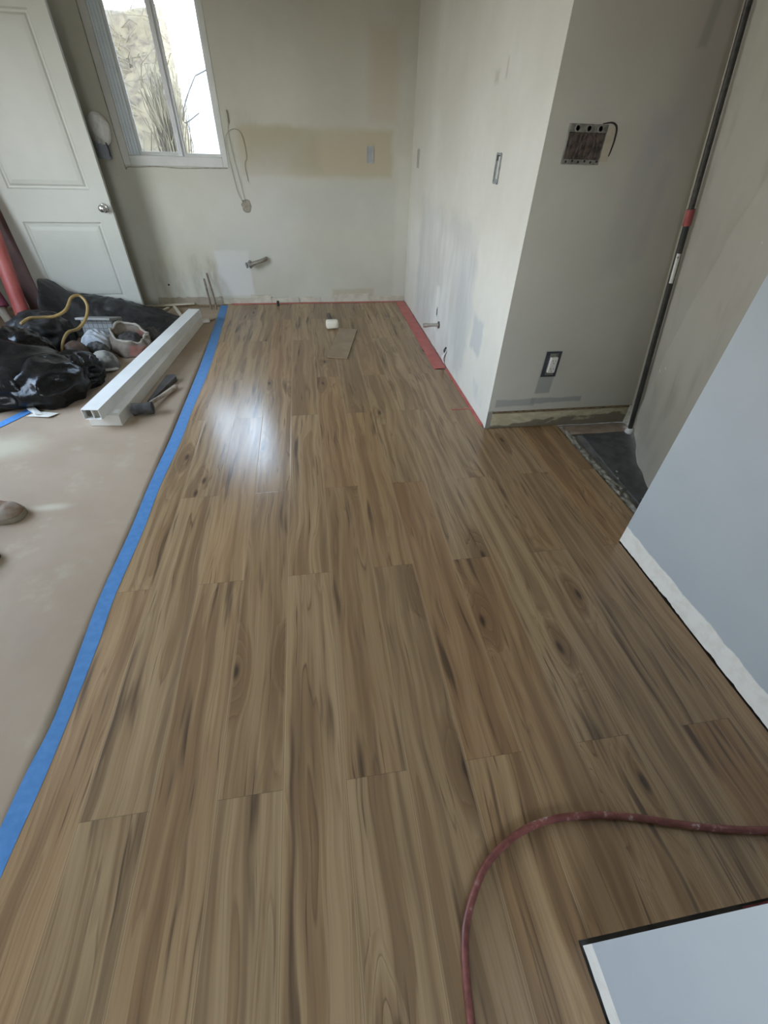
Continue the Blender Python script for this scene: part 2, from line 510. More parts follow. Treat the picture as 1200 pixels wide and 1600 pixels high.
# wall behind the plastic sheet, near right wall, its end, other walls and ceiling
bm = NB(); bb(bm, 2.5, 2.6, FRONT, PY, -.012, CEIL)
struct('wall_hall', bm, M_WPLAIN, 'plain wall of the hall behind the plastic sheet', 'wall')
def rough_wall(name, x, y0, y1, th, mat, label, jagged=.010):
    bm = NB()
    n = 140
    prof = []
    for i in range(n + 1):
        y = y0 + (y1 - y0) * i / n
        prof.append((y, .004 + max(0, jagged * (noise.noise((y * 16, .3, 7)) + .5 * noise.noise((y * 60, .3, 7))))))
    lo = [bm.verts.new((x, y, z)) for y, z in prof]; hi = [bm.verts.new((x, y, CEIL)) for y, z in prof]
    lo2 = [bm.verts.new((x + th, y, z)) for y, z in prof]; hi2 = [bm.verts.new((x + th, y, CEIL)) for y, z in prof]
    for i in range(n):
        bm.faces.new((lo[i], lo[i + 1], hi[i + 1], hi[i])); bm.faces.new((lo2[i], lo2[i + 1], hi2[i + 1], hi2[i]))
        bm.faces.new((lo[i], lo[i + 1], lo2[i + 1], lo2[i])); bm.faces.new((hi[i], hi[i + 1], hi2[i + 1], hi2[i]))
    for i in (0, n):
        bm.faces.new((lo[i], lo2[i], hi2[i], hi[i]))
    return struct(name, bm, mat, label, 'wall')
rough_wall('wall_near', AX, .0005, 1.180, .085, M_WA, 'blue-grey painted wall at the right with a bare white strip at its foot')
rough_wall('wall_end', .486, -2.4, 0.0, 1.3, M_WB, 'blue-grey wall end in the lower right corner with a white foot', .004)
# left wall with its big window opening
bm = NB()
bb(bm, FL - .1, FL, FRONT, 1.4, -.012, CEIL); bb(bm, FL - .1, FL, 3.1, BY, -.012, CEIL)
bb(bm, FL - .1, FL, 1.4, 3.1, -.012, .74); bb(bm, FL - .1, FL, 1.4, 3.1, 2.1, CEIL)
struct('wall_left', bm, M_WPLAIN, 'plain wall at the left with a wide window', 'wall')
bm = NB()
bb(bm, FL - .1, -1.35, FRONT - .1, FRONT, -.012, CEIL); bb(bm, .0, 2.9, FRONT - .1, FRONT, -.012, CEIL)
bb(bm, -1.35, .0, FRONT - .1, FRONT, -.012, .95); bb(bm, -1.35, .0, FRONT - .1, FRONT, 2.05, CEIL)
struct('wall_front', bm, simple('front_wall_paint', (.30, .30, .29), (.34, .34, .32), 2, .8), 'plain wall behind the camera', 'wall')
bm = NB(); bb(bm, FL - .1, 2.9, FRONT - .1, BY + T, CEIL, CEIL + .1)
struct('ceiling', bm, M_CEIL, 'white ceiling', 'ceiling')

# ---------------------------------------------------------------- window_1
win = thing('window_1', (-1.03, BY, WZ0), 'white vinyl sliding window in the back wall, right pane glaring white', 'window', None, 'structure')
bm = NB()
gx0, gx1, gz0, gz1 = -1.318, -.662, 1.186, 2.11
fy0, fy1 = BY - .004, BY + .085
def ring(bm, x0, x1, z0, z1, X0, X1, Z0, Z1, y0, y1):
    bb(bm, x0, X0, y0, y1, z0, z1); bb(bm, X1, x1, y0, y1, z0, z1)
    bb(bm, X0, X1, y0, y1, z0, Z0); bb(bm, X0, X1, y0, y1, Z1, z1)
ring(bm, WX0 + .0005, WX1 - .0005, WZ0 + .0005, WZ1 - .0005, -1.398, -.650, 1.158, 2.14, fy0, fy1)
obj('window_frame', bm, M_WHITE, win, bevel=.003)
bm = NB()      # stepped tracks of the left jamb
for k, (xa, xb, ya) in enumerate(((-1.398, -1.378, .020), (-1.378, -1.358, .034), (-1.358, -1.338, .048), (-1.338, -1.318, .060))):
    bb(bm, xa, xb - .007, BY + ya, fy1, 1.158, 2.14)
    bb(bm, xb - .007, xb, BY + ya + .012, fy1, 1.158, 2.14)
obj('jamb_track', bm, simple('vinyl_track', (.56, .62, .66), (.62, .68, .72), 8, .4), win)
bm = NB(); ring(bm, -1.318, -.962, 1.158, 2.14, -1.300, -1.008, 1.184, 2.11, BY + .06, BY + .08)
obj('left_sash', bm, M_WHITE, win)
bm = NB(); bb(bm, -1.008, -.945, BY + .035, BY + .060, 1.158, 2.14); bb(bm, -1.000, -.968, BY + .02, BY + .035, 1.158, 2.14)
obj('meeting_stile', bm, simple('stile_vinyl', (.60, .62, .64), (.66, .68, .70), 8, .35), win, bevel=.004)
bm = NB(); ring(bm, -.962, -.650, 1.158, 2.14, -.945, -.664, 1.180, 2.11, BY + .036, BY + .056)
obj('right_sash', bm, M_WHITE, win)
t = NT('window_glass')
tr = t.n('ShaderNodeBsdfTransparent'); tr.inputs[0].default_value = (.96, .98, .98, 1)
gl = t.n('ShaderNodeBsdfGlossy'); gl.inputs['Roughness'].default_value = .02
fr = t.n('ShaderNodeFresnel'); fr.inputs[0].default_value = 1.45
ms = t.n('ShaderNodeMixShader')
t.t.links.new(fr.outputs[0], ms.inputs[0]); t.t.links.new(tr.outputs[0], ms.inputs[1]); t.t.links.new(gl.outputs[0], ms.inputs[2])
t.t.links.new(ms.outputs[0], t.n('ShaderNodeOutputMaterial', is_active_output=True).inputs[0]) if False else t.t.links.new(ms.outputs[0], t.t.nodes['Material Output'].inputs[0])
M_GLASS = t.m
for (xa, xb, yy) in ((-1.302, -1.006, BY + .069), (-.947, -.662, BY + .045)):
    bm = NB(); bb(bm, xa, xb, yy, yy + .004, 1.178, 2.115)
    obj('glass_pane', bm, M_GLASS, win)
t = NT('insect_screen')
tr = t.n('ShaderNodeBsdfTransparent'); ms = t.n('ShaderNodeMixShader'); ms.inputs[0].default_value = .24
t.set((.10, .10, .10), .7)
t.t.links.new(tr.outputs[0], ms.inputs[1]); t.t.links.new(t.b.outputs[0], ms.inputs[2])
t.t.links.new(ms.outputs[0], t.t.nodes['Material Output'].inputs[0])
bm = NB(); bb(bm, -1.316, -1.004, BY + .0815, BY + .0822, 1.165, 2.135)
obj('insect_screen', bm, t.m, win)
# cracked caulk line round the window
bm = NB()
pts = [(-1.455, BY - .001, 2.2), (-1.458, BY - .001, 1.6), (-1.452, BY - .001, 1.11), (-1.42, BY - .001, 1.083), (-1.2, BY - .001, 1.088), (-1.0, BY - .001, 1.081), (-.8, BY - .001, 1.086), (-.62, BY - .001, 1.088)]
tube(bm, smooth_path(pts, 4), .0035, 6)
obj('caulk_line', bm, simple('grey_caulk', (.22, .20, .16), (.34, .32, .27), 30, .8), win)

# ---------------------------------------------------------------- outside the window
t = NT('dry_hill')
P = t.pos()
f = t.noise(P[3], 6, 6, .7); g = t.noise(P[3], 22, 4, .7)
t.set(t.mix(t.mr(f, .38, .62), t.mix(t.mr(g, .4, .6), (.080, .059, .041), (.135, .100, .062)), (.165, .126, .074)), 1.0, spec=.1)
bm = NB()
def hill(u, v):
    x = -9 + 16 * u; y = 5.6 + 11 * v
    z = -.6 + 3.0 * max(0, min(1, (y - 6.0) / 3.6)) + .25 * noise.noise((x * 1.3, y * 1.3, 0)) + .08 * noise.noise((x * 6, y * 6, 2))
    return (x, y, max(z, -.6))
grid(bm, hill, 110, 80)
struct('hillside', bm, t.m, 'dry grass hillside seen through the left window pane', 'ground', smooth=True)
def hz(x, y):
    return hill((x + 9) / 16, (y - 5.6) / 11)[2]
bm = NB()
for i in range(520):
    x = random.uniform(-4.2, -1.05); y = random.uniform(6.6, 9.6)
    if x > -1.45 or (x > -1.5 and random.random() < .5): continue
    p = Vector((x, y, hz(x, y) - .03))
    ln = random.uniform(.25, .75)
    d = Vector((random.gauss(0, .8), random.gauss(0, .5), random.uniform(.25, 1.0))).normalized()
    q = p + d * ln * .5; e = q + (d + Vector((random.gauss(0, .5), random.gauss(0, .3), random.gauss(-.35, .4)))).normalized() * ln * .5
    tube(bm, [p, q, e], [.008, .006, .003], 4)
for i in range(150):                                # brush standing before the corner of the white wall
    x = random.uniform(-1.62, -1.37); y = random.uniform(6.9, 7.4)
    p = Vector((x, y, hz(x, y))); zt = random.uniform(1.35, 1.95) - 1.2 * max(0, x + 1.36)
    q = Vector((x + random.gauss(0, .05), y, p.z + (zt - p.z) * random.uniform(.55, .8)))
    if x > -1.40: p = Vector((-1.42 + random.gauss(0, .04), y, p.z)); q.x = min(q.x, -1.33 + .1 * random.random())
    e = q + Vector((random.gauss(.02, .08), random.gauss(0, .05), (zt - q.z) * random.uniform(.6, 1)))
    k = e + Vector((random.gauss(.02, .06), 0, random.gauss(0, .08)))
    tube(bm, [p, q, e, k], [.009, .007, .005, .003], 4)
tag(obj('dry_brush', bm, simple('dry_twigs', (.22, .175, .11), (.11, .085, .055), 3, .9)), 'pale dry brush on the hillside outside the left pane', 'brush', None, 'stuff')
bm = NB()
tube(bm, smooth_path([(-1.02, 7.0, 1.45), (-1.20, 7.0, 1.36), (-1.18, 6.98, 1.47), (-1.08, 6.95, 1.62), (-.98, 6.95, 1.75)], 5), .007, 5)
tube(bm, [(-.98, 6.95, 1.75), (-.8, 6.95, 1.82), (-.5, 6.95, 1.8)], .008, 5)
bmesh.ops.translate(bm, vec=(-.08, 0, .02), verts=bm.verts)
tube(bm, [(-.58, 6.95, 1.82), (-.5, 6.95, .5), (-.46, 6.95, -.7)], [.008, .014, .02], 5)
tag(obj('bare_branch', bm, simple('branch_bark', (.05, .042, .036), (.075, .063, .055), 12, .9)), 'thin bare branch outside the right window pane', 'branch')
t = NT('white_siding')
P = t.pos()
lap = t.M('FRACT', t.M('DIVIDE', P[2], .18))
t.set(t.mix(t.mr(lap, .04, .0, 0, .3), (.86, .87, .88), (.6, .62, .65)), .7)
bm = NB(); bb(bm, -1.37, 3.0, 7.6, 7.75, -.7, 2.62)
hs = tag(obj('neighbour_house', bm, t.m), 'white house wall outside, bright in the right pane', 'house')
bm = NB(); prism(bm, [(-1.43, 7.5), (3.1, 7.5), (3.1, 7.9), (-1.43, 7.9)], 2.62, 2.72)
obj('roof', bm, simple('eave', (.5, .5, .5), None, 5, .7), hs)

# ---------------------------------------------------------------- door
door = thing('door_1', (-1.97, 4.55, .02), 'pale two-panel door standing open in front of the back wall', 'door', None, 'structure')
DX0, DX1, DY0, DY1 = -2.382, -1.548, 4.55, 4.585
bm = NB()
cols = [DX0, -2.262, -1.668, DX1]
zrows = [.015, .16, .735, .948, 1.90, 2.045]
def panel_face(bm, x0, x1, z0, z1):
    # moulded frame stepping in and up to a raised field
    steps = [(0, 0), (.010, .009), (.022, .010), (.034, .003), (.060, .001)]
    prev = None
    for ins, dep in steps:
        r = [bm.verts.new((a, DY0 + dep, b)) for a, b in ((x0 + ins, z0 + ins), (x1 - ins, z0 + ins), (x1 - ins, z1 - ins), (x0 + ins, z1 - ins))]
        if prev:
            for k in range(4):
                bm.faces.new((prev[k], prev[(k + 1) % 4], r[(k + 1) % 4], r[k]))
        prev = r
    bm.faces.new(prev)
for i in range(3):
    for j in range(5):
        if i == 1 and j in (1, 3):
            panel_face(bm, cols[1], cols[2], zrows[j], zrows[j + 1])
        else:
            vs = [bm.verts.new((a, DY0, b)) for a, b in ((cols[i], zrows[j]), (cols[i + 1], zrows[j]), (cols[i + 1], zrows[j + 1]), (cols[i], zrows[j + 1]))]
            bm.faces.new(vs)
bmesh.ops.remove_doubles(bm, verts=bm.verts, dist=.0002)
z0, z1 = zrows[0], zrows[-1]
def q(*p): bm.faces.new([bm.verts.new(a) for a in p])
q((DX0, DY1, z0), (DX1, DY1, z0), (DX1, DY1, z1), (DX0, DY1, z1))
q((DX0, DY0, z0), (DX0, DY1, z0), (DX0, DY1, z1), (DX0, DY0, z1)); q((DX1, DY0, z0), (DX1, DY1, z0), (DX1, DY1, z1), (DX1, DY0, z1))
q((DX0, DY0, z0), (DX1, DY0, z0), (DX1, DY1, z0), (DX0, DY1, z0)); q((DX0, DY0, z1), (DX1, DY0, z1), (DX1, DY1, z1), (DX0, DY1, z1))
bmesh.ops.remove_doubles(bm, verts=bm.verts, dist=.0002)
obj('door_slab', bm, M_DOOR, door)
rotk = Euler((PI / 2, 0, 0))
bm = NB()
lathe(bm, [(.001, .0), (.032, .0), (.033, .004), (.024, .009), (.012, .011), (.011, .028), (.020, .034), (.027, .046), (.026, .058), (.018, .066), (.001, .068)], (-1.606, DY0, .834), rotk, 28)
kn = obj('door_knob', bm, M_STEEL, door, smooth=True, angle=50); kn['label'] = 'round steel door knob'
bm = NB(); bb(bm, -1.5505, -1.5465, DY0 + .006, DY0 + .029, .80, .87)
obj('latch_plate', bm, M_STEEL, door)
# door post; its dark colour stands in for the shaded doorway opening
bm = NB(); bb(bm, -2.52, -2.39, 4.56, 4.70, -.012, 2.10)
struct('trim_4', bm, simple('door_post_doorway_dark', (.10, .055, .05), (.14, .08, .07), 6, .6), 'reddish-brown post at the hinge side of the door, coloured like the dark doorway', 'trim')

# ---------------------------------------------------------------- remains at the foot of the back wall
M_BRK = simple('cracked_base_paint', (.55, .525, .44), (.46, .425, .34), 14, .85, bump=.3)
bm = NB()
segs = [(-.93, -.60, .045), (-.60, -.40, .075), (-.395, -.12, .045), (-.10, .10, .050), (.25, .62, .075), (.62, .99, .045)]
for xa, xb, h in segs:
    n = 16
    lo = []; hi = []; hb = []
    for i in range(n + 1):
        x = xa + (xb - xa) * i / n
        h2 = h + .012 * noise.noise((x * 25, 3, 0)) + .006 * noise.noise((x * 70, 3, 0))
        lo.append(bm.verts.new((x, BY - .012, -.012))); hi.append(bm.verts.new((x, BY - .010, h2))); hb.append(bm.verts.new((x, BY - .0005, h2 + .004)))
    for i in range(n):
        bm.faces.new((lo[i], lo[i + 1], hi[i + 1], hi[i])); bm.faces.new((hi[i], hi[i + 1], hb[i + 1], hb[i]))
struct('baseboard_back', bm, M_BRK, 'broken off-white base strip along the foot of the back wall', 'baseboard')
bm = NB()
grid(bm, lambda u, v: (-1.5 + .62 * u, BY - .028 * (1 - v) - .001, -.010 + .075 * v + .012 * v * noise.noise((u * 14, 0, 5))), 40, 3)
struct('trim_5', bm, simple('bare_brown_lath', (.24, .205, .15), (.32, .285, .215), 9, .9, bump=.4), 'bare brown strip at the wall foot left of the pipes', 'trim')

# red underlayment film showing along the edges
M_FILM = simple('red_film', (.40, .085, .078), (.47, .13, .115), 12, .4, bump=.2)
bm = NB()
grid(bm, lambda u, v: (.900 + .097 * u, 3.10 + (4.862 - 3.10) * v, .0015 + .006 * u + .004 * noise.noise((u * 3, v * 16, 2))), 6, 60)
tag(obj('underlayment_strip', bm, M_FILM, smooth=True, solid=.001), 'wide red underlayment film along the foot of the right wall', 'underlayment')
bm = NB()
grid(bm, lambda u, v: (.984 + .015 * u, 2.23 + .865 * v, .001 + .006 * u), 2, 30)
grid(bm, lambda u, v: (.86 + .125 * u, 2.448 + .012 * v + .004 * noise.noise((u * 5, 1, 0)), .001 + .0005 * u), 12, 2)
tag(obj('underlayment_strip', bm, M_FILM, solid=.001), 'thin red underlayment line from the wide film to the wall corner', 'underlayment')
bm = NB()
def redback(u, v):
    x = -.80 + 1.76 * u
    wv = .030 + .016 * noise.noise((x * 5, 9, 0))
    return (x, 4.871 - wv * (1 - v), .0015 + .003 * v)
grid(bm, redback, 70, 2)
tag(obj('underlayment_strip', bm, M_FILM, solid=.001), 'narrow red underlayment film along the foot of the back wall', 'underlayment')
bm = NB()
grid(bm, lambda u, v: (.90 + .38 * u, .0005 + (.0035 + .0045 * u + .003 * noise.noise((u * 14, 3, 0))) * v, -.003 + .002 * noise.noise((u * 9, v, 0))), 30, 2)
tag(obj('underlayment_strip', bm, simple('dark_red_film', (.13, .018, .018), (.20, .03, .03), 9, .5), solid=.001), 'dark red underlayment film in the gap behind the lower right wall end', 'underlayment')

# ---------------------------------------------------------------- paper and tape on the floor
bm = NB()
n = 40
def paper(u, v):
    y = -2.4 + 7.2 * v
    x = -2.95 + (-.866 + 2.95) * u
    return (x, y, .0022 + .0015 * noise.noise((x * 3, y * 2.2, 0)) * (1 if u < .97 else 0))
grid(bm, paper, 60, 120)
tag(obj('floor_paper', bm, M_PAPER, smooth=True, solid=.001), 'brown protection paper spread over the left half of the floor', 'floor paper')
t = NT('blue_tape')
f = t.noise(t.pos()[3], 40, 3)
t.set(t.mix(t.mr(f, .3, .7), (.075, .225, .50), (.095, .265, .56)), .55, spec=.3); t.bump(f, .2, .002)
M_TAPE = t.m
def strip(pts_l, pts_r, z, n=12, zr=None):
    zr = z if zr is None else zr
    bm = NB()
    a = smooth_path([(x, y, z) for x, y in pts_l], n); b = smooth_path([(x, y, zr) for x, y in pts_r], n)
    va = [bm.verts.new(p) for p in a]; vb = [bm.verts.new(p) for p in b]
    for i in range(len(va) - 1): bm.faces.new((va[i], va[i + 1], vb[i + 1], vb[i]))
    return bm
ys = [4.81, 4.2, 3.28, 2.62, 2.25, 1.83, 1.51, 1.155, .94, .69, .52, .31, 0, -.5, -1.2]
cx = [-.866, -.845, -.823, -.828, -.828, -.843, -.842, -.853, -.846, -.842, -.852, -.862, -.865, -.862, -.86]
hw = [.034, .034, .036, .030, .030, .026, .026, .025, .025, .020, .026, .024, .025, .025, .025]
bm = strip([(c - h, y) for c, h, y in zip(cx, hw, ys)], [(c + h, y) for c, h, y in zip(cx, hw, ys)], .0078, 12, .0008)
tag(obj('tape_strip', bm, M_TAPE, solid=.0006), 'long blue painter tape strip between the floor paper and the laminate', 'tape')
bm = strip([(-2.06, 2.26), (-1.90, 2.535), (-1.82, 2.685), (-1.75, 2.82)], [(-2.01, 2.235), (-1.845, 2.51), (-1.765, 2.655), (-1.70, 2.79)], .0058)
tag(obj('tape_strip', bm, M_TAPE, solid=.0006), 'short blue tape strip on the floor paper, running under the black bag', 'tape')

# ---------------------------------------------------------------- electrical openings on the walls
M_BOXBLUE = simple('outlet_box_plastic', (.028, .033, .042), (.055, .062, .072), 20, .5)
M_OUTLET = simple('outlet_plastic', (.72, .71, .66), (.78, .77, .72), 10, .35)
M_GALV = simple('galvanised_steel', (.17, .17, .155), (.30, .30, .27), 40, .5, .5)
o = thing('electrical_outlet', (1.318, PY, .33), 'white double socket in a dark open box low on the wall by the black pole', 'outlet')
bm = NB(); bb(bm, 1.275, 1.366, PY - .0025, PY + .0005, .322, .468)
obj('box_cutout', bm, M_BOXBLUE, o)
bm = NB(); bb(bm, 1.298, 1.346, PY - .006, PY - .0025, .334, .458)
obj('mounting_strap', bm, M_GALV, o)
bm = NB(); bb(bm, 1.301, 1.343, PY - .020, PY - .004, .352, .440)
ob = obj('socket_body', bm, M_OUTLET, o, bevel=.003)
for zc in (.372, .418):
    bm = NB()
    for xo, h in ((-.008, .009), (.008, .007)):
        bb(bm, 1.322 + xo - .0012, 1.322 + xo + .0012, PY - .0207, PY - .0198, zc - h / 2 + .004, zc + h / 2 + .004)
    lathe(bm, [(.0026, 0), (.0026, .0008)], (1.322, PY - .0199, zc - .009), Euler((PI / 2, 0, 0)), 10)
    obj('socket_slots', bm, M_DARK, ob)
for zc in (.340, .452):
    bm = NB()
    lathe(bm, [(.0035, 0), (.0035, .002), (.001, .003)], (1.322, PY - .006, zc), Euler((PI / 2, 0, 0)), 12)
    obj('screw', bm, M_STEEL, o)

jb = thing('junction_box', (1.18, PY, 1.28), 'open metal multi-gang switch box in a torn hole of the wall', 'junction box')
jx0, jx1, jz0, jz1 = 1.098, 1.258, 1.290, 1.398
bm = NB()      # recessed back and rim: built proud of the plaster by its torn lip
bb(bm, jx0, jx1, PY - .003, PY - .0004, jz0, jz1)
obj('box_back', bm, simple('box_inside', (.05, .042, .036), (.16, .12, .10), 38, .75, .2), jb)
bm = NB()
ring(bm, jx0 - .004, jx1 + .004, jz0 - .016, jz1 + .004, jx0, jx1, jz0, jz1 - .022, PY - .010, PY - .0003)
obj('box_rim', bm, M_GALV, jb, bevel=.001)
for k in range(3):
    bm = NB()
    lathe(bm, [(.013, 0), (.013, .004), (.009, .0045), (.009, .001), (.001, .001)], (jx0 + .03 + .05 * k, PY - .009, jz1 - .010), Euler((PI / 2, 0, 0)), 18)
    obj('knockout_ring', bm, simple('dull_zinc', (.36, .35, .31), (.22, .21, .19), 30, .5, .5), jb)
bm = NB()
for k, xx in enumerate((.012, .045, .065, .085, .112, .135)):
    cw = 'abc'
    tube(bm, smooth_path([(jx0 + xx, PY - .005, jz0 + .004), (jx0 + xx + .006 * math.sin(k * 2), PY - .012, jz0 + .05), (jx0 + xx + .012 * math.sin(k), PY - .006, jz1 - .026)], 6), .0030, 6)
obj('wires', bm, simple('box_wires', (.035, .03, .03), (.16, .11, .10), 45, .5), jb)
bm = NB(); bb(bm, jx1 + .006, jx1 + .046, PY - .0022, PY - .0002, jz0 - .006, jz1 - .004)
pl = obj('wood_stud_face', bm, simple('stud_wood', (.50, .45, .34), (.58, .53, .42), 20, .8), jb)
bm = NB()
rp = smooth_path([(jx1 - .02, PY - .003, jz1 + .006), (jx1 + .02, PY - .004, jz1 + .010), (jx1 + .044, PY - .004, jz1 - .004), (jx1 + .050, PY - .004, jz1 - .04), (jx1 + .047, PY - .004, jz0 + .03), (jx1 + .044, PY - .003, jz0 + .012)], 6)
tube(bm, rp, [.0015 + .0025 * math.sin(PI * i / (len(rp) - 1)) for i in range(len(rp))], 6)
obj('torn_edge', bm, M_DARK, jb)
bm = NB()
for k in range(6):
    lathe(bm, [(.0045, 0), (.0045, .002)], (jx0 + .012 + .028 * k, PY - .0102, jz0 - .008 + .003 * (k % 2)), Euler((PI / 2, 0, 0)), 8)
obj('screw_holes', bm, M_DARK, jb)

def cutout(name, plane, a, z, wa, wz, label, mat1, mat2, tilt=0):
    """small switch-box opening seen obliquely: rim, dark inside, strap"""
    if plane == 'right':
        f = lambda a0, a1, d0, d1, z0, z1: (RX - d1, RX - d0, a0, a1, z0, z1)
        loc = (RX, a, z - wz / 2)
    else:
        f = lambda a0, a1, d0, d1, z0, z1: (a0, a1, BY - d1, BY - d0, z0, z1)
        loc = (a, BY, z - wz / 2)
    o = thing(name, loc, label, 'switch box')
    bm = NB(); bb(bm, *f(a - wa / 2, a + wa / 2, -.0004, .0015, z - wz / 2, z + wz / 2)); obj('box_inside', bm, mat2, o)
    bm = NB()
    for a0, a1, z0, z1 in ((-wa / 2 - .004, -wa / 2 + .004, -wz / 2, wz / 2), (wa / 2 - .004, wa / 2 + .004, -wz / 2, wz / 2), (-wa / 2, wa / 2, wz / 2 - .005, wz / 2 + .004), (-wa / 2, wa / 2, -wz / 2 - .004, -wz / 2 + .005)):
        bb(bm, *f(a + a0, a + a1, 0.0, .006, z + z0, z + z1))
    obj('box_rim', bm, mat1, o)
    return o, f
M_BOXGREY = simple('switch_box_grey', (.23, .255, .26), (.32, .345, .35), 18, .6)
M_BOXRIM = simple('switch_box_rim', (.19, .22, .235), (.36, .38, .38), 40, .5)
o, f = cutout('switch_box', 'right', 2.688, 1.231, .062, .118, 'grey-blue open switch box on the right wall nearest the outer corner', M_BOXRIM, M_BOXGREY)
bm = NB(); bb(bm, *f(2.664, 2.676, .003, .008, 1.19, 1.28)); obj('strap', bm, M_OUTLET, o)
bm = NB(); bb(bm, *f(2.680, 2.70, .002, .007, 1.262, 1.284)); obj('wire_stub', bm, M_DARK, o)
o, f = cutout('switch_box', 'right', 4.612, 1.20, .060, .118, 'narrow dull switch box on the right wall near the inner corner', simple('box_rim_dull', (.38, .37, .33)), simple('box_in_dull', (.33, .325, .30)))
o, f = cutout('switch_box', 'back', .622, 1.207, .055, .112, 'blue-grey switch box on the tan patch of the back wall', simple('box_rim_blue', (.33, .345, .34)), simple('box_in_blue', (.30, .32, .325)))
o, f = cutout('switch_box', 'right', 3.535, .286, .040, .062, 'small black box opening low on the right wall above the pipe stub', simple('rim_white_mud', (.62, .63, .61)), M_DARK)

# ---------------------------------------------------------------- pipes
M_CHROME = simple('dull_chrome_pipe', (.42, .40, .37), (.55, .53, .49), 25, .35, .8)
ps = thing('pipe_stub', (RX, 3.45, .185), 'capped chrome pipe stub sticking out low on the right wall', 'pipe')
bm = NB(); tube(bm, [(RX + .0, 3.45, .213), (RX - .10, 3.45, .213)], .0125, 16)
obj('pipe', bm, M_CHROME, ps, smooth=True, angle=40)
bm = NB(); tube(bm, [(RX - .098, 3.45, .213), (RX - .128, 3.45, .213)], .0165, 16)
obj('pipe_cap', bm, M_CHROME, ps, smooth=True, angle=40)
bm = NB(); tube(bm, [(RX - .001, 3.45, .213), (RX - .007, 3.45, .213)], .027, 20)
obj('wall_flange', bm, simple('dark_flange', (.13, .12, .11), (.2, .19, .17), 20, .5, .5), ps, smooth=True, angle=40)
bm = NB()
grid(bm, lambda u, v: (RX - .002 - .012 * math.sin(PI * u), 3.17 + .055 * v + .012 * math.sin(5 * u), .004 + .115 * u * (1 - .3 * v)), 10, 6)
tag(obj('paper_tear', bm, simple('torn_white_paper', (.70, .67, .64), (.78, .76, .73), 20, .8), solid=.0015), 'small torn white paper flap at the foot of the right wall', 'paper')
bm = NB(); tube(bm, smooth_path([(RX - .004, 3.20, .085), (RX - .012, 3.19, .110), (RX - .006, 3.175, .135)], 4), .006, 6)
tag(obj('wire_end', bm, M_DARK), 'dark wire end poking out above the torn paper on the right wall', 'wire')

vp = thing('water_valve', (-.45, BY, .36), 'grey water pipe with shut-off valve on the back wall', 'pipe')
bm = NB(); tube(bm, smooth_path([(-.395, BY + .0, .405), (-.41, BY - .035, .402), (-.45, BY - .055, .392), (-.535, BY - .075, .372)], 6), .017, 14)
obj('pipe', bm, simple('weathered_pipe', (.26, .245, .20), (.36, .34, .29), 25, .55, .4), vp, smooth=True, angle=50)
bm = NB(); tube(bm, [(-.528, BY - .073, .374), (-.565, BY - .082, .366)], .026, 14); tube(bm, [(-.548, BY - .095, .402), (-.548, BY - .06, .338)], .011, 10)
obj('valve_body', bm, simple('grey_brass', (.27, .26, .25), (.36, .35, .34), 25, .4, .6), vp, smooth=True, angle=50)
bm = NB(); lathe(bm, [(.014, 0), (.024, .004), (.024, .016), (.012, .020)], (-.572, BY - .084, .365), Euler((0, -PI / 2 - .2, 0)), 16)
obj('valve_handle', bm, simple('valve_knob', (.20, .20, .20), (.28, .28, .28), 25, .5, .3), vp, smooth=True, angle=50)
M_PIPE = simple('oxidised_copper', (.135, .095, .07), (.22, .17, .13), 30, .5, .5)
for xa, ya, xb, h, lb in ((-1.002, 4.79, -.978, .255, 'shorter of two thin brown pipes rising from the floor by the back wall'), (-.963, 4.775, -.925, .305, 'taller of two thin brown pipes rising from the floor by the back wall')):
    bm = NB(); tube(bm, [(xb, ya - .10, .0), (xb - .006, ya - .06, .07), (xa, ya, h - .01), (xa, ya, h)], [.009, .009, .009, .007], 10)
    tag(obj('copper_pipe', bm, M_PIPE, smooth=True, angle=50), lb, 'pipe')
bm = NB(); tube(bm, [(-.331, 4.785, -.005), (-.331, 4.785, .045)], .013, 12)
tag(obj('pipe_nub', bm, M_DARK), 'tiny dark pipe end at the foot of the back wall', 'pipe')
# loose cable and round hole on the back wall
hl = thing('wall_hole', (-.507, BY, .78), 'dark round hole in the back wall with two loose cables', 'hole')
bm = NB()
pts = [(.038 * (1 + .22 * noise.noise((math.cos(a) * 2, math.sin(a) * 2, 1))) * math.cos(a), .045 * (1 + .22 * noise.noise((math.cos(a) * 2, math.sin(a) * 2, 1))) * math.sin(a)) for a in [2 * PI * k / 28 for k in range(28)]]
va = [bm.verts.new((-.507 + x, BY - .003, .822 + z)) for x, z in pts]; vb = [bm.verts.new((-.507 + x * 1.15, BY + .0003, .822 + z * 1.15)) for x, z in pts]
bm.faces.new(va)
for k in range(28): bm.faces.new((va[k], va[(k + 1) % 28], vb[(k + 1) % 28], vb[k]))
obj('hole_face', bm, simple('hole_mud', (.24, .215, .175), (.32, .29, .24), 30, .9), hl)
M_CABLE = simple('thin_grey_cable', (.33, .315, .26), (.40, .385, .32), 20, .7)
for pts in ([(-.515, BY - .006, .84), (-.525, BY - .008, .95), (-.545, BY - .008, 1.10), (-.56, BY - .008, 1.22), (-.565, BY - .006, 1.33), (-.548, BY - .004, 1.40)],
            [(-.53, BY - .006, .84), (-.565, BY - .008, .93), (-.585, BY - .008, 1.08), (-.595, BY - .008, 1.20), (-.588, BY - .008, 1.30), (-.52, BY - .010, 1.345), (-.46, BY - .006, 1.31), (-.445, BY - .006, 1.17), (-.47, BY - .006, 1.12), (-.46, BY - .005, 1.0)]):
    bm = NB(); tube(bm, smooth_path(pts, 8), .0022, 6)
    obj('cable', bm, M_CABLE, hl)
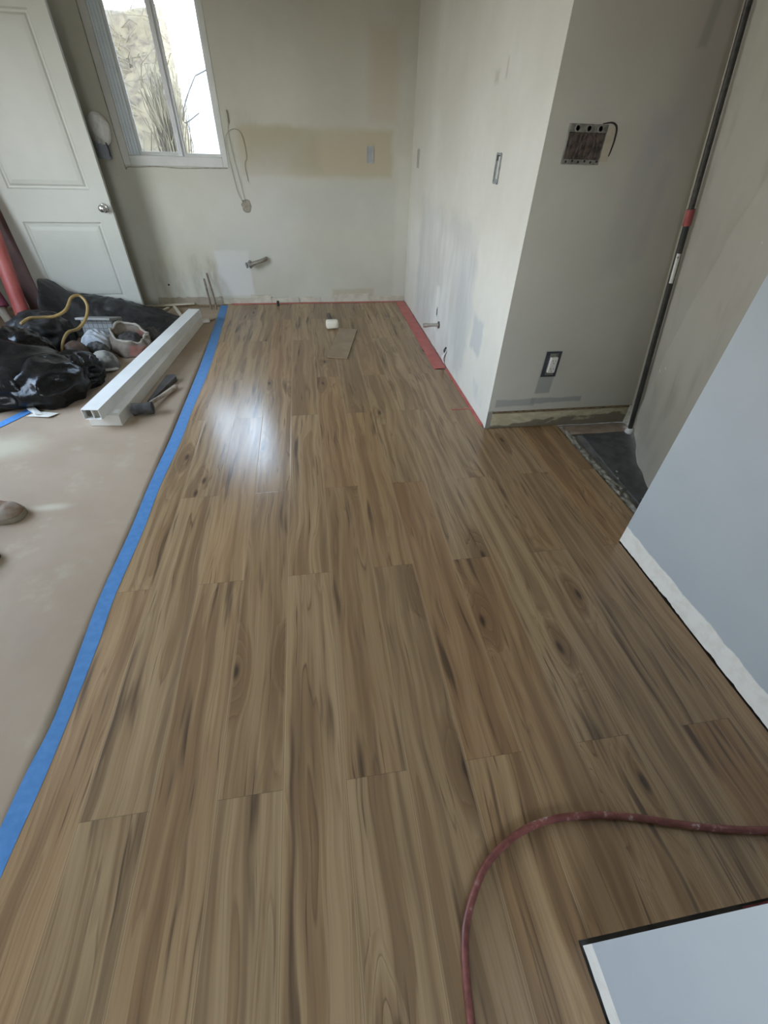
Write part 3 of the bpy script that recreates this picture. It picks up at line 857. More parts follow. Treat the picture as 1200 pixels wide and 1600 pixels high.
bm = NB(); tube(bm, [(-.551, BY - .006, 1.38), (-.553, BY - .006, 1.46)], .006, 8)
obj('wall_anchor', bm, M_CABLE, hl)
bm = NB(); lathe(bm, [(.009, 0), (.009, .003), (.005, .004)], (-1.365, BY, .18), Euler((PI / 2, 0, 0)), 12)
tag(obj('screw_anchor', bm, M_DARK), 'small dark dot of a screw hole in the back wall right of the door', 'screw hole')

# ---------------------------------------------------------------- black pole, plastic sheet, threshold
def polept(z): return Vector((1.889 - .1825 * z, 2.056, z))
M_POLE = simple('black_pole', (.022, .022, .020), (.035, .034, .03), 20, .4)
pole = thing('tension_pole', polept(0), 'thin black telescopic pole leaning floor to ceiling before the plastic sheet', 'pole')
bm = NB(); tube(bm, [polept(.03), polept(1.09)], .0135, 16); obj('outer_tube', bm, M_POLE, pole, smooth=True, angle=50)
bm = NB(); tube(bm, [polept(1.13), polept(2.40)], .0118, 16)
obj('inner_tube', bm, simple('worn_dark_metal', (.022, .021, .018), (.05, .047, .04), 60, .5, .0), pole, smooth=True, angle=50)
bm = NB(); tube(bm, [polept(1.078), polept(1.138)], .0175, 16)
c = obj('clamp_ring', bm, simple('clamp_red', (.27, .062, .058), (.33, .08, .075), 18, .5), pole, smooth=True, angle=50); c['label'] = 'red clamp ring'
bm = NB(); tube(bm, [polept(2.39), polept(2.449)], .03, 16); obj('top_foot', bm, M_POLE, pole)
bm = NB()
def stick(u, v):
    p = polept(.845 + .125 * v); a = -PI / 2 - .75 + 1.3 * u - .45
    return (p.x + .0141 * math.cos(a), p.y + .0141 * math.sin(a), p.z)
grid(bm, stick, 8, 2)
sl = obj('white_label', bm, simple('label_white', (.66, .66, .61), (.58, .58, .52), 60, .6), pole); sl['label'] = 'white paper label'
bm = NB(); p = polept(.955); a = -PI / 2 - .55
lathe(bm, [(.0042, 0), (.0042, .0012), (.0024, .0012), (.0024, 0)], (p.x + .0138 * math.cos(a), p.y + .0138 * math.sin(a), p.z), Euler((PI / 2, 0, a + PI / 2)), 12)
obj('label_mark', bm, M_DARK, sl)
bm = NB(); lathe(bm, [(.026, 0), (.028, .006), (.022, .028), (.015, .034)], polept(.002) , None, 20)
obj('foot_pad', bm, simple('pale_foot', (.50, .49, .46), (.58, .57, .54), 20, .6), pole, smooth=True, angle=50)

t = NT('plastic_sheet')
P = t.pos()
f = t.noise(P[3], 2.2, 4, .6); g = t.noise(P[3], 45, 3)
vv = t.n('ShaderNodeVectorMath', operation='MULTIPLY'); t.put(vv.inputs[0], P[3]); vv.inputs[1].default_value = (5, 5, 1.3)
h = t.noise(vv.outputs[0], 1.6, 3, .6)
col = t.mix(t.mr(f, .35, .65), (.34, .33, .285), (.385, .375, .33))
col = t.mix(t.mr(h, .52, .72, 0, .6), col, (.235, .225, .195))
spk = t.mr(t.noise(P[3], 26, 1), .79, .82, 0, .6)
col = t.mix(spk, col, (.8, .8, .77))
t.set(col, .45, spec=.4); t.bump(g, .05, .003)
tl = t.n('ShaderNodeBsdfTranslucent'); tl.inputs[0].default_value = (.55, .54, .50, 1)
mx = t.n('ShaderNodeMixShader'); mx.inputs[0].default_value = .35
t.t.links.new(t.b.outputs[0], mx.inputs[1]); t.t.links.new(tl.outputs[0], mx.inputs[2])
t.t.links.new(mx.outputs[0], t.t.nodes['Material Output'].inputs[0])
M_SHEET = t.m
bot = smooth_path([(1.968, 2.196, .0), (1.935, 2.11, .0), (1.918, 2.045, .0), (1.872, 1.93, .0), (1.80, 1.80, 0), (1.765, 1.70, 0), (1.71, 1.578, 0), (1.61, 1.33, 0), (1.55, 1.12, 0), (1.53, .95, 0)], 10)
top = smooth_path([(1.548, 2.196, 0), (1.485, 2.085, 0), (1.468, 2.04, 0), (1.462, 1.94, 0), (1.455, 1.84, 0), (1.45, 1.74, 0), (1.445, 1.60, 0), (1.435, 1.40, 0), (1.45, 1.2, 0), (1.47, 1.0, 0)], 10)
NS = len(bot) - 1
def sheet(u, v):
    i = min(int(round(u * NS)), NS)
    b, tt = bot[i], top[i]
    z = (CEIL - .006) * v
    p = b.lerp(tt, v)
    # folds fan out from the pole foot
    ang = (b.y - 2.06) / (.25 + .75 * v + .15)
    fold = .016 * math.sin(9 * u * (1 - .35 * v) + 1.0) * (1 - v * .4) + .010 * noise.noise((u * 7 - v * 1.5, v * 2.0, 3)) + .010 * noise.noise((u * 14 - v * 3, v * 1.2, 8))
    cre = u - (.18 + .95 * v)                       # long crease running from the foot up to the right
    fold += .055 * (math.exp(-cre / .22) if cre > 0 else math.exp(-(cre / .022) ** 2)) * min(1, 4 * v + .05)
    edge_ = min(1, u * 9)                            # taped flat where it meets wall and pole
    fold *= edge_
    curl = .045 * math.exp(-v * 26) * math.sin(min(max(u - .22, 0) * 6, PI)) 
    return (p.x - fold - curl, p.y, z + .004)
bm = NB(); grid(bm, sheet, NS, 90)
tag(obj('plastic_sheet', bm, M_SHEET, smooth=True), 'grey plastic dust sheet hanging from ceiling to floor behind the black pole', 'plastic sheet')

M_SLATE = simple('slate_tile', (.050, .052, .052), (.085, .086, .082), 14, .75, bump=.2)
bm = NB(); prism(bm, [(1.585, 2.075), (1.90, 2.075), (1.90, 1.95), (1.80, 1.68), (1.72, 1.40), (1.65, 1.30), (1.545, 1.30), (1.555, 1.62), (1.57, 1.85)], -.013, -.004)
tag(obj('floor_slate', bm, M_SLATE), 'dark slate-grey floor sheet in the doorway below the plastic sheet', 'floor sheet')
bm = NB()
grid(bm, lambda u, v: (1.475 + .45 * u, 2.08 + .105 * v, -.010 + .006 * noise.noise((u * 5, v * 3, 2)) + .004), 30, 6)
tag(obj('subfloor_board', bm, simple('worn_board', (.22, .165, .12), (.30, .235, .175), 14, .85), solid=.004), 'worn brown board strip on the floor against the grey wall foot', 'board')
M_RUB = simple('mortar_rubble', (.13, .125, .105), (.34, .32, .275), 34, .95, bump=.8, bdist=.01)
bm = NB()
def rub(u, v):
    y = 1.25 + .92 * u
    c = 1.50 + .018 * noise.noise((y * 5, 1, 0)) + .012 * noise.noise((y * 17, 4, 0))
    hw_ = .034 + .016 * noise.noise((y * 11, 7, 0))
    x = c + (v - .5) * 2 * hw_
    z = -.011 + .013 * max(0, 1 - (2 * v - 1) ** 2) * (.6 + .7 * noise.noise((x * 40, y * 28, 0)))
    return (x, y, z)
grid(bm, rub, 150, 14)
tag(obj('mortar_ridge', bm, M_RUB), 'crumbly grey mortar ridge along the cut edge of the laminate', 'mortar')
for k in range(5):
    y = 1.36 + .085 * k + random.uniform(-.02, .02)
    bm = NB(); bmesh.ops.create_icosphere(bm, subdivisions=2, radius=1)
    r = random.uniform(.004, .008)
    for v in bm.verts:
        s = 1 + .45 * noise.noise(v.co * 1.7 + Vector((k, 0, 0)))
        v.co = Vector((v.co.x * r * s * 1.4, v.co.y * r * s * 1.8, v.co.z * r * s * .8))
    bmesh.ops.translate(bm, vec=(1.555 + .035 * math.sin(k * 2.1) , y, -.003 + r * .3), verts=bm.verts)
    tag(obj('mortar_crumb', bm, M_RUB), 'small crumb of grey mortar on the dark doorway floor', 'crumb', 'mortar crumbs in the doorway')

# ---------------------------------------------------------------- red hose in the foreground
t = NT('red_hose')
pp = t.objpos()
f = t.noise(pp, 26, 5, .7); g = t.noise(pp, 7, 2)
col = t.mix(t.mr(f, .35, .6), (.115, .032, .026), (.20, .062, .048))
col = t.mix(t.M('MULTIPLY', t.mr(f, .56, .70), t.mr(g, .40, .58, .15, 1)), col, (.52, .40, .36))
t.set(col, .45)
hp = [(.19, -.75), (.185, -.45), (.192, -.20), (.204, -.071), (.214, -.001), (.223, .037), (.238, .075), (.272, .122), (.32, .169), (.394, .206), (.462, .225), (.536, .231), (.624, .225), (.692, .214), (.757, .199), (.851, .172), (.93, .152), (1.011, .136), (1.079, .126), (1.18, .12), (1.27, .13)]
bm = NB(); tube(bm, smooth_path([(x, y, .0095) for x, y in hp], 10), .0088, 12)
tag(obj('hose', bm, t.m, smooth=True), 'dirty red hose with white paint specks curving over the laminate', 'hose')

# ---------------------------------------------------------------- mallet and offcut at the far end of the laminate
ml = thing('mallet', (.175, 4.12, 0), 'mallet with white head lying at the far end of the laminate', 'mallet')
bm = NB(); bx(bm, (.176, 4.06, .042), (.112, .072, .072), Euler((0, 0, .04)))
obj('mallet_head', bm, simple('white_rubber', (.72, .68, .56), (.78, .74, .63), 10, .6), ml, bevel=.018).data.polygons.foreach_set('use_smooth', [True] * 6)
bm = NB(); tube(bm, [(.172, 4.09, .042), (.168, 4.20, .034), (.160, 4.40, .020)], [.014, .016, .017], 12)
obj('mallet_handle', bm, simple('dark_handle', (.05, .042, .035), (.09, .075, .06), 12, .6), ml, smooth=True, angle=50)
bm = NB(); prism(bm, [(.093, 3.391), (.252, 3.345), (.396, 3.989), (.238, 4.035)], .001, .013)
oc = obj('plank_offcut', bm, simple('offcut_face', (.25, .18, .115), (.32, .24, .155), 7, .4), bevel=.001)
tag(oc, 'loose short laminate offcut lying askew in front of the white mallet', 'plank offcut')

# ---------------------------------------------------------------- boxes, hammer, wedge
M_CARD = simple('white_carton', (.62, .60, .54), (.68, .66, .60), 6, .6)
def beam(p0, p1, w0, h0, thick=None):
    """box along p0->p1 (bottom centre line), width w0, height h0"""
    p0, p1 = Vector(p0), Vector(p1)
    d = (p1 - p0).normalized(); s = d.cross(Vector((0, 0, 1))).normalized(); n = s.cross(d)
    return p0, p1, d, s, n
def add_beam(bm, p0, p1, w_, h_, s0=0.0, z0=0.0):
    p0, p1, d, s, n = beam(p0, p1, w_, h_)
    vs = []
    for p in (p0, p1):
        for a, b in ((-.5, 0), (.5, 0), (.5, 1), (-.5, 1)):
            vs.append(bm.verts.new(p + s * (a * w_ + s0) + n * (b * h_ + z0)))
    for f in ((0, 1, 2, 3), (7, 6, 5, 4), (0, 4, 5, 1), (1, 5, 6, 2), (2, 6, 7, 3), (3, 7, 4, 0)):
        bm.faces.new([vs[i] for i in f])
bm = NB(); add_beam(bm, (-1.256, 2.462, .003), (-1.075, 4.28, .003), .180, .070)
lb = tag(obj('long_carton', bm, M_CARD, bevel=.003), 'lower long white carton lying on the floor paper', 'carton')
bm = NB(); p0, p1, d, s, n = beam((-1.256, 2.462, .003), (-1.075, 4.28, .003), 1, 1)
q0 = p0 + d * .03 + s * .06 + n * .0705
add_beam(bm, q0, q0 + d * .04, .03, .0008)
obj('tape_patch', bm, simple('glossy_tape', (.85, .86, .86), None, 5, .12), lb)
# upper carton: open at the near end, showing its hollow inside with a divider
A0, A1 = Vector((-1.288, 2.415, .0735)), Vector((-1.030, 4.26, .0735))
up = thing('long_carton', A0, 'upper long white carton with an open end, lying on the lower carton', 'carton')
W2, H2, TH = .098, .062, .0035
p0, p1, d, s, n = beam(A0, A1, 1, 1)
bm = NB()
add_beam(bm, p0, p1, W2, TH, 0, 0); add_beam(bm, p0, p1, W2, TH, 0, H2 - TH)
add_beam(bm, p0, p1, TH, H2 - 2 * TH, -W2 / 2 + TH / 2, TH); add_beam(bm, p0, p1, TH, H2 - 2 * TH, W2 / 2 - TH / 2, TH)
add_beam(bm, p1 - d * .01, p1, W2, H2)
obj('carton_shell', bm, simple('white_carton_bright', (.70, .71, .68), (.76, .77, .74), 6, .5), up)
bm = NB(); add_beam(bm, p0 + d * .006, p0 + d * .3, .006, H2 - 2 * TH - .0006, .004, TH + .0003)
obj('divider', bm, M_CARD, up)
bm = NB(); add_beam(bm, p0 + d * .02, p0 + d * .5, .036, H2 - 2 * TH - .002, .0265, TH + .001)
obj('inner_board', bm, simple('carton_inside', (.26, .235, .19), (.32, .29, .24), 10, .8), up)
bm = NB(); add_beam(bm, p0 + d * .03, p0 + d * .5, .042, H2 - 2 * TH - .002, -.023, TH + .001)
obj('packed_part', bm, simple('brown_foam', (.085, .07, .055), (.12, .10, .08), 20, .9), up)

hm = thing('hammer', (-1.08, 2.60, .005), 'hammer with black rubber head and worn wooden handle beside the cartons', 'hammer')
bm = NB(); lathe(bm, [(.030, 0), (.037, .004), (.038, .02), (.034, .045), (.034, .075), (.038, .10), (.037, .118), (.030, .122)], (-1.135, 2.575, .043), Euler((0, PI / 2, .12)), 24)
obj('hammer_head', bm, simple('black_rubber', (.028, .026, .024), (.07, .065, .058), 22, .7), hm, smooth=True, angle=45)
bm = NB(); hpath = [(-1.075, 2.585, .043), (-1.045, 2.68, .036), (-1.005, 2.80, .024), (-.955, 2.93, .020)]
tube(bm, smooth_path(hpath, 4), [.012] * 4 + [.013] * 4 + [.014] * 3 + [.016, .015], 12)
obj('hammer_handle', bm, simple('worn_wood', (.24, .195, .14), (.48, .42, .34), 14, .7), hm, smooth=True, angle=50)
bm = NB()
a = [(-1.10, 2.745), (-1.072, 2.765), (-.973, 3.05), (-.988, 3.09), (-1.045, 3.08)]
lo = [bm.verts.new((x, y, .004)) for x, y in a]
hi = [bm.verts.new((x, y, z)) for (x, y), z in zip(a, (.012, .012, .040, .040, .040))]
bm.faces.new(lo[::-1]); bm.faces.new(hi)
for k in range(5): bm.faces.new((lo[k], lo[(k + 1) % 5], hi[(k + 1) % 5], hi[k]))
tag(obj('tapping_block', bm, simple('dark_plastic', (.045, .04, .035), (.075, .068, .06), 16, .55), bevel=.003), 'dark wedge-shaped block lying between hammer handle and cartons', 'block')

# paper and plastic scraps
M_SCRAP = simple('scrap_cream', (.62, .60, .52), (.70, .68, .60), 18, .7)
def scrap(name, poly, z, label, cat, mat, wob=.006):
    bm = NB()
    vs = [bm.verts.new((x, y, z + wob * (k % 2))) for k, (x, y) in enumerate(poly)]
    bm.faces.new(vs)
    bmesh.ops.triangulate(bm, faces=bm.faces)
    return tag(obj(name, bm, mat, solid=.002), label, cat)
scrap('paper_scrap', [(-1.76, 2.62), (-1.62, 2.585), (-1.585, 2.64), (-1.70, 2.66)], .0085, 'cream scrap lying flat at the front edge of the black bag', 'scrap', M_SCRAP)
scrap('paper_scrap', [(-1.79, 2.70), (-1.755, 2.72), (-1.66, 2.615), (-1.70, 2.61)], .017, 'narrow cream scrap crossing over the flat scrap by the black bag', 'scrap', M_SCRAP)
bm = NB(); bx(bm, (-.972, 4.30, .018), (.075, .05, .026), Euler((0, 0, .3)))
tag(obj('plastic_scrap', bm, simple('scrap_white', (.66, .63, .57), (.72, .70, .64), 15, .6), bevel=.006), 'small white plastic scrap between the carton end and the blue tape', 'scrap')
bm = NB(); tube(bm, [(-.95, 4.29, .012), (-.895, 4.365, .014)], .007, 8)
tag(obj('wood_chip', bm, simple('chip_brown', (.22, .17, .11), None, 10, .8)), 'brown splinter beside the small white plastic scrap', 'wood chip')
M_STICK = simple('pale_trim', (.50, .455, .35), (.56, .51, .40), 12, .7)
for (a, b, wd, lbn) in (((-1.62, 4.74), (-1.16, 4.855), .032, 'pale wood strip lying along the foot of the back wall'),
                        ((-1.435, 4.50), (-1.385, 4.73), .020, 'pale thin strip pointing from the black tarp to the wall'),
                        ((-1.325, 4.72), (-1.215, 4.47), .024, 'pale thin strip just behind the far end of the cartons')):
    bm = NB(); add_beam(bm, (a[0], a[1], .020), (b[0], b[1], .010), wd, .012)
    tag(obj('wood_strip', bm, M_STICK), lbn, 'wood strip')

# ---------------------------------------------------------------- black bag, tarp and the pile
def plastic(name, c1, c2, rough):
    t = NT(name)
    p = t.objpos()
    f = t.noise(p, 9, 5, .65, .4)
    t.set(t.mix(t.mr(f, .35, .65), c1, c2), rough, spec=.24)
    t.bump(f, .22, .02)
    return t.m
M_BAG = plastic('black_bag_plastic', (.006, .006, .0055), (.012, .0115, .011), .24)
M_TARP = plastic('black_tarp', (.018, .018, .018), (.042, .042, .041), .36)
def lump(bm, c, r, seed, amp=.16, freq=1.6, sub=5, floor_z=.004, det=.42):
    ret = bmesh.ops.create_icosphere(bm, subdivisions=sub, radius=1)
    for v in ret['verts']:
        d = v.co.normalized()
        q = d * freq + Vector((seed * 3.1, seed, 0))
        rg = 1 - 2 * abs(noise.noise(q * 1.3)); rg2 = 1 - 2 * abs(noise.noise(q * 3.1 + Vector((4, 4, 4)))); rg3 = 1 - 2 * abs(noise.noise(q * 7 + Vector((1, 7, 2))))
        s = 1 + amp * (rg + det * (.40 * rg2 + .14 * rg3) - .5)
        p = Vector((c[0] + d.x * r[0] * s, c[1] + d.y * r[1] * s, c[2] + d.z * r[2] * s))
        if p.z < floor_z: p.z = floor_z
        v.co = p
bm = NB()
lump(bm, (-1.98, 2.96, .11), (.37, .31, .20), 1, .14, 1.2)
lump(bm, (-1.71, 2.89, .09), (.23, .22, .165), 6, .15, 1.1)
lump(bm, (-1.60, 3.06, .09), (.155, .16, .125), 5, .22)
lump(bm, (-2.00, 3.24, .12), (.21, .18, .20), 3, .16)
bag = tag(obj('garbage_bag', bm, M_BAG, smooth=True), 'bulging shiny black garbage bag at the front of the pile', 'bag')
# tarp draped against the door foot and spread over the paper
bm = NB()
def tarp(u, v):
    x = -2.24 + 1.02 * u; y = 3.98 + .50 * v
    if v > .75: y = 3.98 + .50 * .75 + (v - .75) * .55
    back = max(0, min(1, (v - .35) / .55))
    hgt = .235 * (1 - u) ** .55 if u < .55 else .235 * .45 ** .55 * max(0, 1 - (u - .55) / .42) ** .9
    side = math.exp(-(u / .10) ** 2) * .20 * max(0, 1 - abs(v - .55) * 1.2)
    z = hgt * (back * back * (3 - 2 * back)) + side
    rid = abs(noise.noise((x * 5 + 2, y * 6, 1))); rid2 = abs(noise.noise((x * 13, y * 14, 4)))
    z += .045 * (.4 - rid) * (1 - .5 * back) + .02 * (.3 - rid2)
    y += .025 * noise.noise((x * 6, z * 8, 2))
    return (x + .03 * noise.noise((y * 5, z * 7, 6)), min(y, 4.535), max(z, .006))
grid(bm, tarp, 90, 60)
lump(bm, (-2.08, 3.74, .10), (.21, .22, .17), 8, .2, 1.6)
tag(obj('black_tarp', bm, M_TARP, smooth=True), 'dull black plastic tarp bunched up against the foot of the door', 'tarp')
# yellow cord
bm = NB()
yc = [(-1.985, 3.40, .300), (-1.955, 3.47, .315), (-1.90, 3.52, .305), (-1.83, 3.56, .30), (-1.77, 3.62, .325), (-1.735, 3.70, .385), (-1.69, 3.74, .385), (-1.65, 3.70, .335), (-1.655, 3.62, .27), (-1.69, 3.52, .225), (-1.73, 3.44, .225), (-1.75, 3.36, .19), (-1.755, 3.30, .14)]
tube(bm, smooth_path(yc, 8), .0105, 10)
tag(obj('yellow_cord', bm, simple('yellow_rubber', (.33, .225, .08), (.22, .15, .06), 9, .5), smooth=True), 'stiff yellow-brown cord looping over the pile', 'cord')
# crate with grid
cr = thing('wire_crate', (-1.67, 3.87, .02), 'grey crate with a grid pattern in the middle of the pile', 'crate')
t = NT('crate_grid')
p = t.objpos()
sp = t.n('ShaderNodeSeparateXYZ'); t.put(sp.inputs[0], p)
gl = t.M('MAXIMUM', t.M('GREATER_THAN', t.M('FRACT', t.M('MULTIPLY', sp.outputs[0], 28)), .86), t.M('GREATER_THAN', t.M('FRACT', t.M('MULTIPLY', sp.outputs[2], 28)), .86))
t.set(t.mix(gl, (.20, .21, .205), (.09, .09, .085)), .6)
bm = NB(); bx(bm, (-1.67, 3.87, .10), (.24, .18, .17), Euler((-.25, 0, -.1))); obj('crate_body', bm, t.m, cr, bevel=.006)
bm = NB(); bx(bm, (-1.67, 3.85, .192), (.26, .20, .018), Euler((-.25, 0, -.1))); obj('crate_rim', bm, simple('crate_rim', (.24, .24, .23), None, 9, .6), cr, bevel=.004)
# brown box lump in front (under the cord)
bm = NB(); lump(bm, (-1.70, 3.36, .08), (.085, .095, .105), 11, .12, 1.5, 4)
tag(obj('tool_pouch', bm, simple('dark_brown_leather', (.055, .032, .022), (.10, .062, .04), 12, .6), smooth=True), 'dark brown leather pouch under the end of the yellow cord', 'pouch')
# cap with pale brim
cp = thing('cap', (-1.56, 3.28, .003), 'dark cap with pale dusty front lying before the brown pouch', 'cap')
bm = NB(); lathe(bm, [(.095, .0), (.105, .012), (.098, .05), (.080, .088), (.045, .112), (.012, .118)], (-1.525, 3.335, .004), None, 28, .92, .86)
obj('crown', bm, simple('dusty_cloth', (.36, .345, .30), (.11, .105, .10), 11, .9, lo=.4, hi=.6), cp, smooth=True)
bm = NB()
grid(bm, lambda u, v: (-1.52 + (.078 + .035 * v) * math.sin(-1.1 + 2.2 * u), 3.335 - (.078 + .035 * v) * math.cos(-1.1 + 2.2 * u) , .020 - .010 * v + .010 * math.cos((u - .5) * 3)), 20, 6)
obj('brim', bm, simple('pale_brim', (.46, .435, .37), (.36, .34, .29), 14, .9), cp, smooth=True, solid=.004)
bm = NB(); lump(bm, (-1.60, 3.46, .07), (.075, .07, .07), 14, .2, 2, 4)
tag(obj('dark_rag', bm, simple('dark_grey_cloth', (.05, .05, .05), (.12, .12, .115), 14, .8), smooth=True), 'dark grey rag bunched behind the dusty cap', 'rag')
# white cloth and brown paper bag
bm = NB()
def cloth(u, v):
    x = -1.745 + .19 * u; y = 3.56 + .17 * v
    z = .085 + .065 * math.sin(PI * min(1, .15 + u * .9)) * (.5 + .5 * v) + .05 * (.4 - abs(noise.noise((x * 9, y * 11, 2)))) + .025 * (.4 - abs(noise.noise((x * 22, y * 25, 5))))
    e = min(u, 1 - u, v, 1 - v)
    return (x + .02 * noise.noise((y * 12, z * 12, 1)), y, z - .07 * math.exp(-e * 20))
grid(bm, cloth, 50, 44)
tag(obj('white_cloth', bm, simple('bluish_white_cloth', (.42, .45, .48), (.54, .57, .60), 10, .85), smooth=True, solid=.003), 'crumpled bluish-white cloth beside the brown bag', 'cloth')
pb = thing('brown_bag', (-1.40, 3.58, .003), 'limp brown bag with rolled pale rim next to the cartons', 'bag')
bm = NB()
def bagf(u, v):
    a = 2 * PI * u
    r = (.120 + .022 * math.sin(PI * v)) * (1 + .20 * noise.noise((math.cos(a) * 1.6, math.sin(a) * 1.6, v * 2)) + .10 * noise.noise((math.cos(a) * 5, math.sin(a) * 5, v * 4)))
    h = .135 + .045 * math.cos(a - 2.2) + .03 * noise.noise((math.cos(a) * 2.5, math.sin(a) * 2.5, 7))
    return (-1.395 + r * math.cos(a) * 1.0 - .02 * v, 3.60 + r * math.sin(a) * .78 + .055 * v, .004 + h * v ** .85)
grid(bm, bagf, 48, 20)
t = NT('brown_canvas')
p = t.objpos(); f = t.noise(p, 7, 4, .6); g = t.noise(p, 18, 4)
col = t.mix(t.mr(f, .4, .6), (.175, .142, .108), (.115, .09, .07)); col = t.mix(t.mr(t.noise(p, 6, 2), .56, .66, 0, .7), col, (.24, .085, .06))
t.set(col, .85); t.bump(g, .4, .01)
obj('bag_body', bm, t.m, pb, smooth=True, solid=.004)
bm = NB()
rimp = [Vector(bagf(k / 40, 1.0)) for k in range(41)]
tube(bm, rimp, [.009 + .004 * noise.noise((k * .5, 0, 0)) for k in range(41)], 8, False)
obj('bag_rim', bm, simple('pale_rim', (.36, .335, .28), (.24, .215, .175), 20, .85), pb, smooth=True)
bm = NB(); lump(bm, (-1.41, 3.63, .085), (.088, .07, .065), 21, .2, 2, 4)
tag(obj('bag_contents', bm, M_DARK, smooth=True), 'dark bundle filling the limp brown bag', 'bundle')
bm = NB(); lump(bm, (-1.315, 3.83, .06), (.07, .07, .055), 23, .2, 2, 4)
tag(obj('dark_rag', bm, simple('dark_brown_cloth', (.045, .04, .035), (.09, .08, .07), 14, .85), smooth=True), 'dark brown rag behind the limp brown bag', 'rag')

# ---------------------------------------------------------------- rolls leaning at the left of the door
M_ROLL = simple('red_paper_roll', (.40, .085, .078), (.46, .13, .115), 5, .45)
r0, r1 = Vector((-2.415, 4.20, .012)), Vector((-2.425, 4.465, 1.05))
rl = thing('paper_roll', (r0.x, r0.y, 0), 'red paper roll leaning against the left side of the door', 'paper roll')
bm = NB(); tube(bm, [r0, r1], .055, 28); obj('roll_body', bm, M_ROLL, rl, smooth=True, angle=40)
bm = NB(); d = (r1 - r0).normalized(); tube(bm, [r0 - d * .002, r0 - d * .006], .028, 16); obj('core_end', bm, M_DARK, rl)
r0, r1 = Vector((-2.575, 4.25, .17)), Vector((-2.86, 4.50, .95))
rl = thing('paper_roll', (r0.x, r0.y, 0), 'purple-pink roll behind the leaning red roll at the left edge', 'paper roll')
bm = NB(); tube(bm, [r0, r1], .070, 24); obj('roll_body', bm, simple('purple_pink', (.30, .075, .13), (.22, .06, .11), 6, .5), rl, smooth=True, angle=40)
bm = NB(); d = (r1 - r0).normalized(); tube(bm, [r0 - d * .20, r0 - d * .003], .035, 16); obj('core_tube', bm, simple('core_card', (.30, .27, .22), None, 8, .8), rl)

# ---------------------------------------------------------------- bag hanging behind the door edge
hb = thing('hanging_bag', (-1.56, 4.82, 1.12), 'white plastic bag bundle hanging between door edge and window', 'bag')
bm = NB(); lump(bm, (-1.545, 4.825, 1.315), (.078, .05, .098), 31, .14, 1.7, 4, 0)
obj('white_bundle', bm, simple('white_plastic', (.64, .65, .61), (.76, .77, .74), 9, .35), hb, smooth=True)
bm = NB(); bx(bm, (-1.565, 4.83, 1.185), (.10, .05, .11), Euler((0, .08, 0)))
obj('blue_grey_lower', bm, simple('blue_grey_cloth', (.22, .24, .28), (.28, .30, .34), 9, .8), hb, bevel=.012)
bm = NB(); tube(bm, smooth_path([(-1.520, 4.80, 1.24), (-1.512, 4.80, 1.20), (-1.514, 4.80, 1.15)], 4), .005, 6)
obj('cord_end', bm, M_DARK, hb)

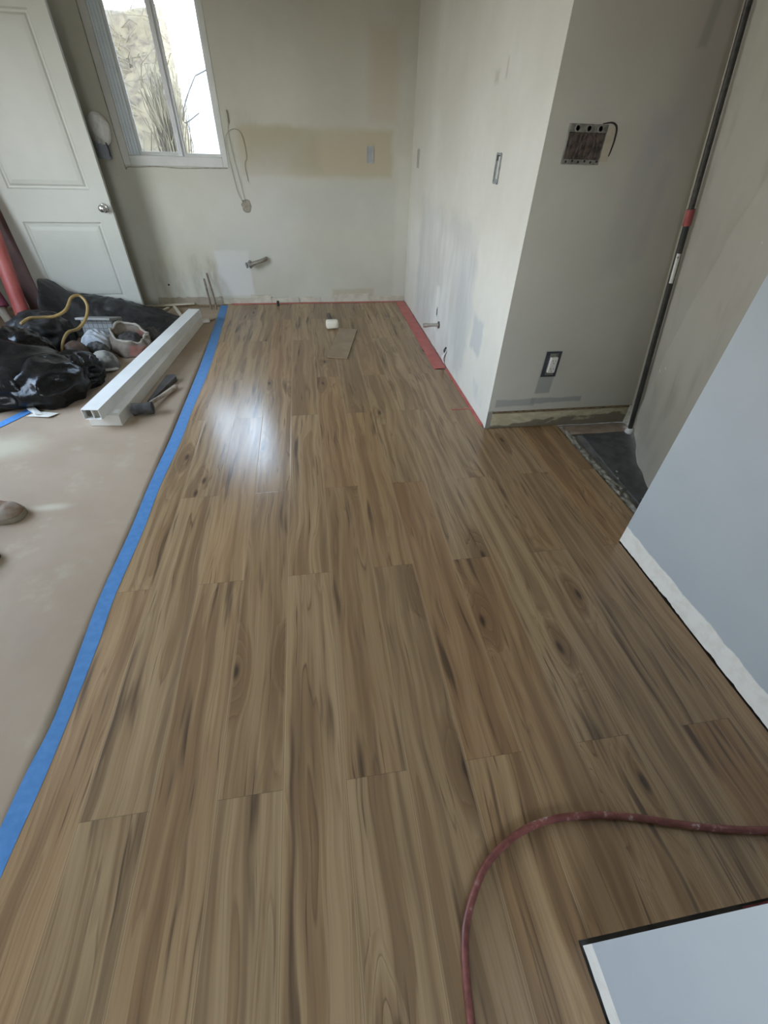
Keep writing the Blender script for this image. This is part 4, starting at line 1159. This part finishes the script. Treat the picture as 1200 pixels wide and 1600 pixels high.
# ---------------------------------------------------------------- shoes at the left edge
def shoe(tip, ang, label, mats, L=.30, wd=.105):
    """low leather shoe pointing along ang, toe at tip"""
    ca, sa = math.cos(ang), math.sin(ang)
    def W(a, b, z): return (tip[0] - a * ca - b * sa, tip[1] - a * sa + b * ca, z)
    o = thing('shoe', (tip[0] - ca * L / 2, tip[1] - sa * L / 2, .003), label, 'shoe')
    def half(a):       # half width along the shoe, a = distance behind the toe
        k = a / L
        return wd / 2 * (max(0, 1 - (1 - min(1, k / .22)) ** 2) ** .5) * (1 - .22 * math.exp(-((k - .62) / .18) ** 2)) * (max(0, 1 - (max(0, k - .86) / .14) ** 2) ** .5)
    def outline(grow, n=26):
        pts = []
        for i in range(n + 1):
            a = L * (1 - math.cos(PI * i / n)) / 2
            pts.append((a, half(a) + grow))
        return [(a, b) for a, b in pts] + [(a, -b) for a, b in reversed(pts)]
    bm = NB()
    ol = outline(.006)
    lo = [bm.verts.new(W(a - .004 if a < .02 else a, b, .004)) for a, b in ol]; hi = [bm.verts.new(W(a - .004 if a < .02 else a, b, .028)) for a, b in ol]
    bm.faces.new(lo); bm.faces.new(hi)
    for k in range(len(ol)): bm.faces.new((lo[k], lo[(k + 1) % len(ol)], hi[(k + 1) % len(ol)], hi[k]))
    obj('sole', bm, mats[1], o)
    bm = NB()
    n = 30
    def hgt(a):
        k = a / L
        return .030 + .040 * min(1, (k / .16)) ** .6 + .055 * max(0, min(1, (k - .25) / .3)) ** 1.3
    rings = []
    for i in range(n + 1):
        a = .001 + (L - .002) * (1 - math.cos(PI * i / n)) / 2
        h = hgt(a); b = half(a)
        rings.append([bm.verts.new(W(a, b * math.cos(PI * j / 12) * (1 if j in (0, 12) else 1.0), .027 + (h - .027) * math.sin(PI * j / 12) ** .7)) for j in range(13)])
    for p, r in zip(rings, rings[1:]):
        for j in range(12): bm.faces.new((p[j], p[j + 1], r[j + 1], r[j]))
    bm.faces.new(rings[0]); bm.faces.new(rings[-1])
    obj('upper', bm, mats[0], o, smooth=True)
    bm = NB()
    tube(bm, [W(.085 + .02 * abs(k) / 8, half(.10) * .80 * k / 8, .029 + (hgt(.09) - .027) * math.sin(PI * (.5 - .36 * k / 8)) ** .7) for k in range(-8, 9)], .0035, 6)
    obj('toe_seam', bm, mats[2], o)
    bm = NB()
    for q in range(3):
        a0 = .135 + .028 * q
        tube(bm, [W(a0, half(a0) * .45 * k / 5, hgt(a0) + .003 - .007 * (k / 5) ** 2) for k in range(-5, 6)], .0028, 6)
    obj('laces', bm, mats[2], o)
    return o
shoe((-1.362, 1.668), -.10, 'scuffed brown shoe toe poking in at the left edge on the floor paper',
     (simple('brown_shoe_leather', (.21, .125, .075), (.29, .235, .18), 16, .6, lo=.4, hi=.66), simple('shoe_sole', (.17, .135, .09), (.23, .19, .13), 20, .8), simple('shoe_seam', (.075, .05, .03), None, 10, .7)))
shoe((-1.345, 1.395), .06, 'grey-green shoe toe just showing at the left edge below the brown shoe',
     (simple('grey_shoe', (.21, .22, .18), (.27, .275, .23), 16, .6), simple('grey_sole', (.04, .04, .035), (.07, .07, .06), 20, .8), simple('grey_seam', (.10, .10, .08), None, 10, .7)))
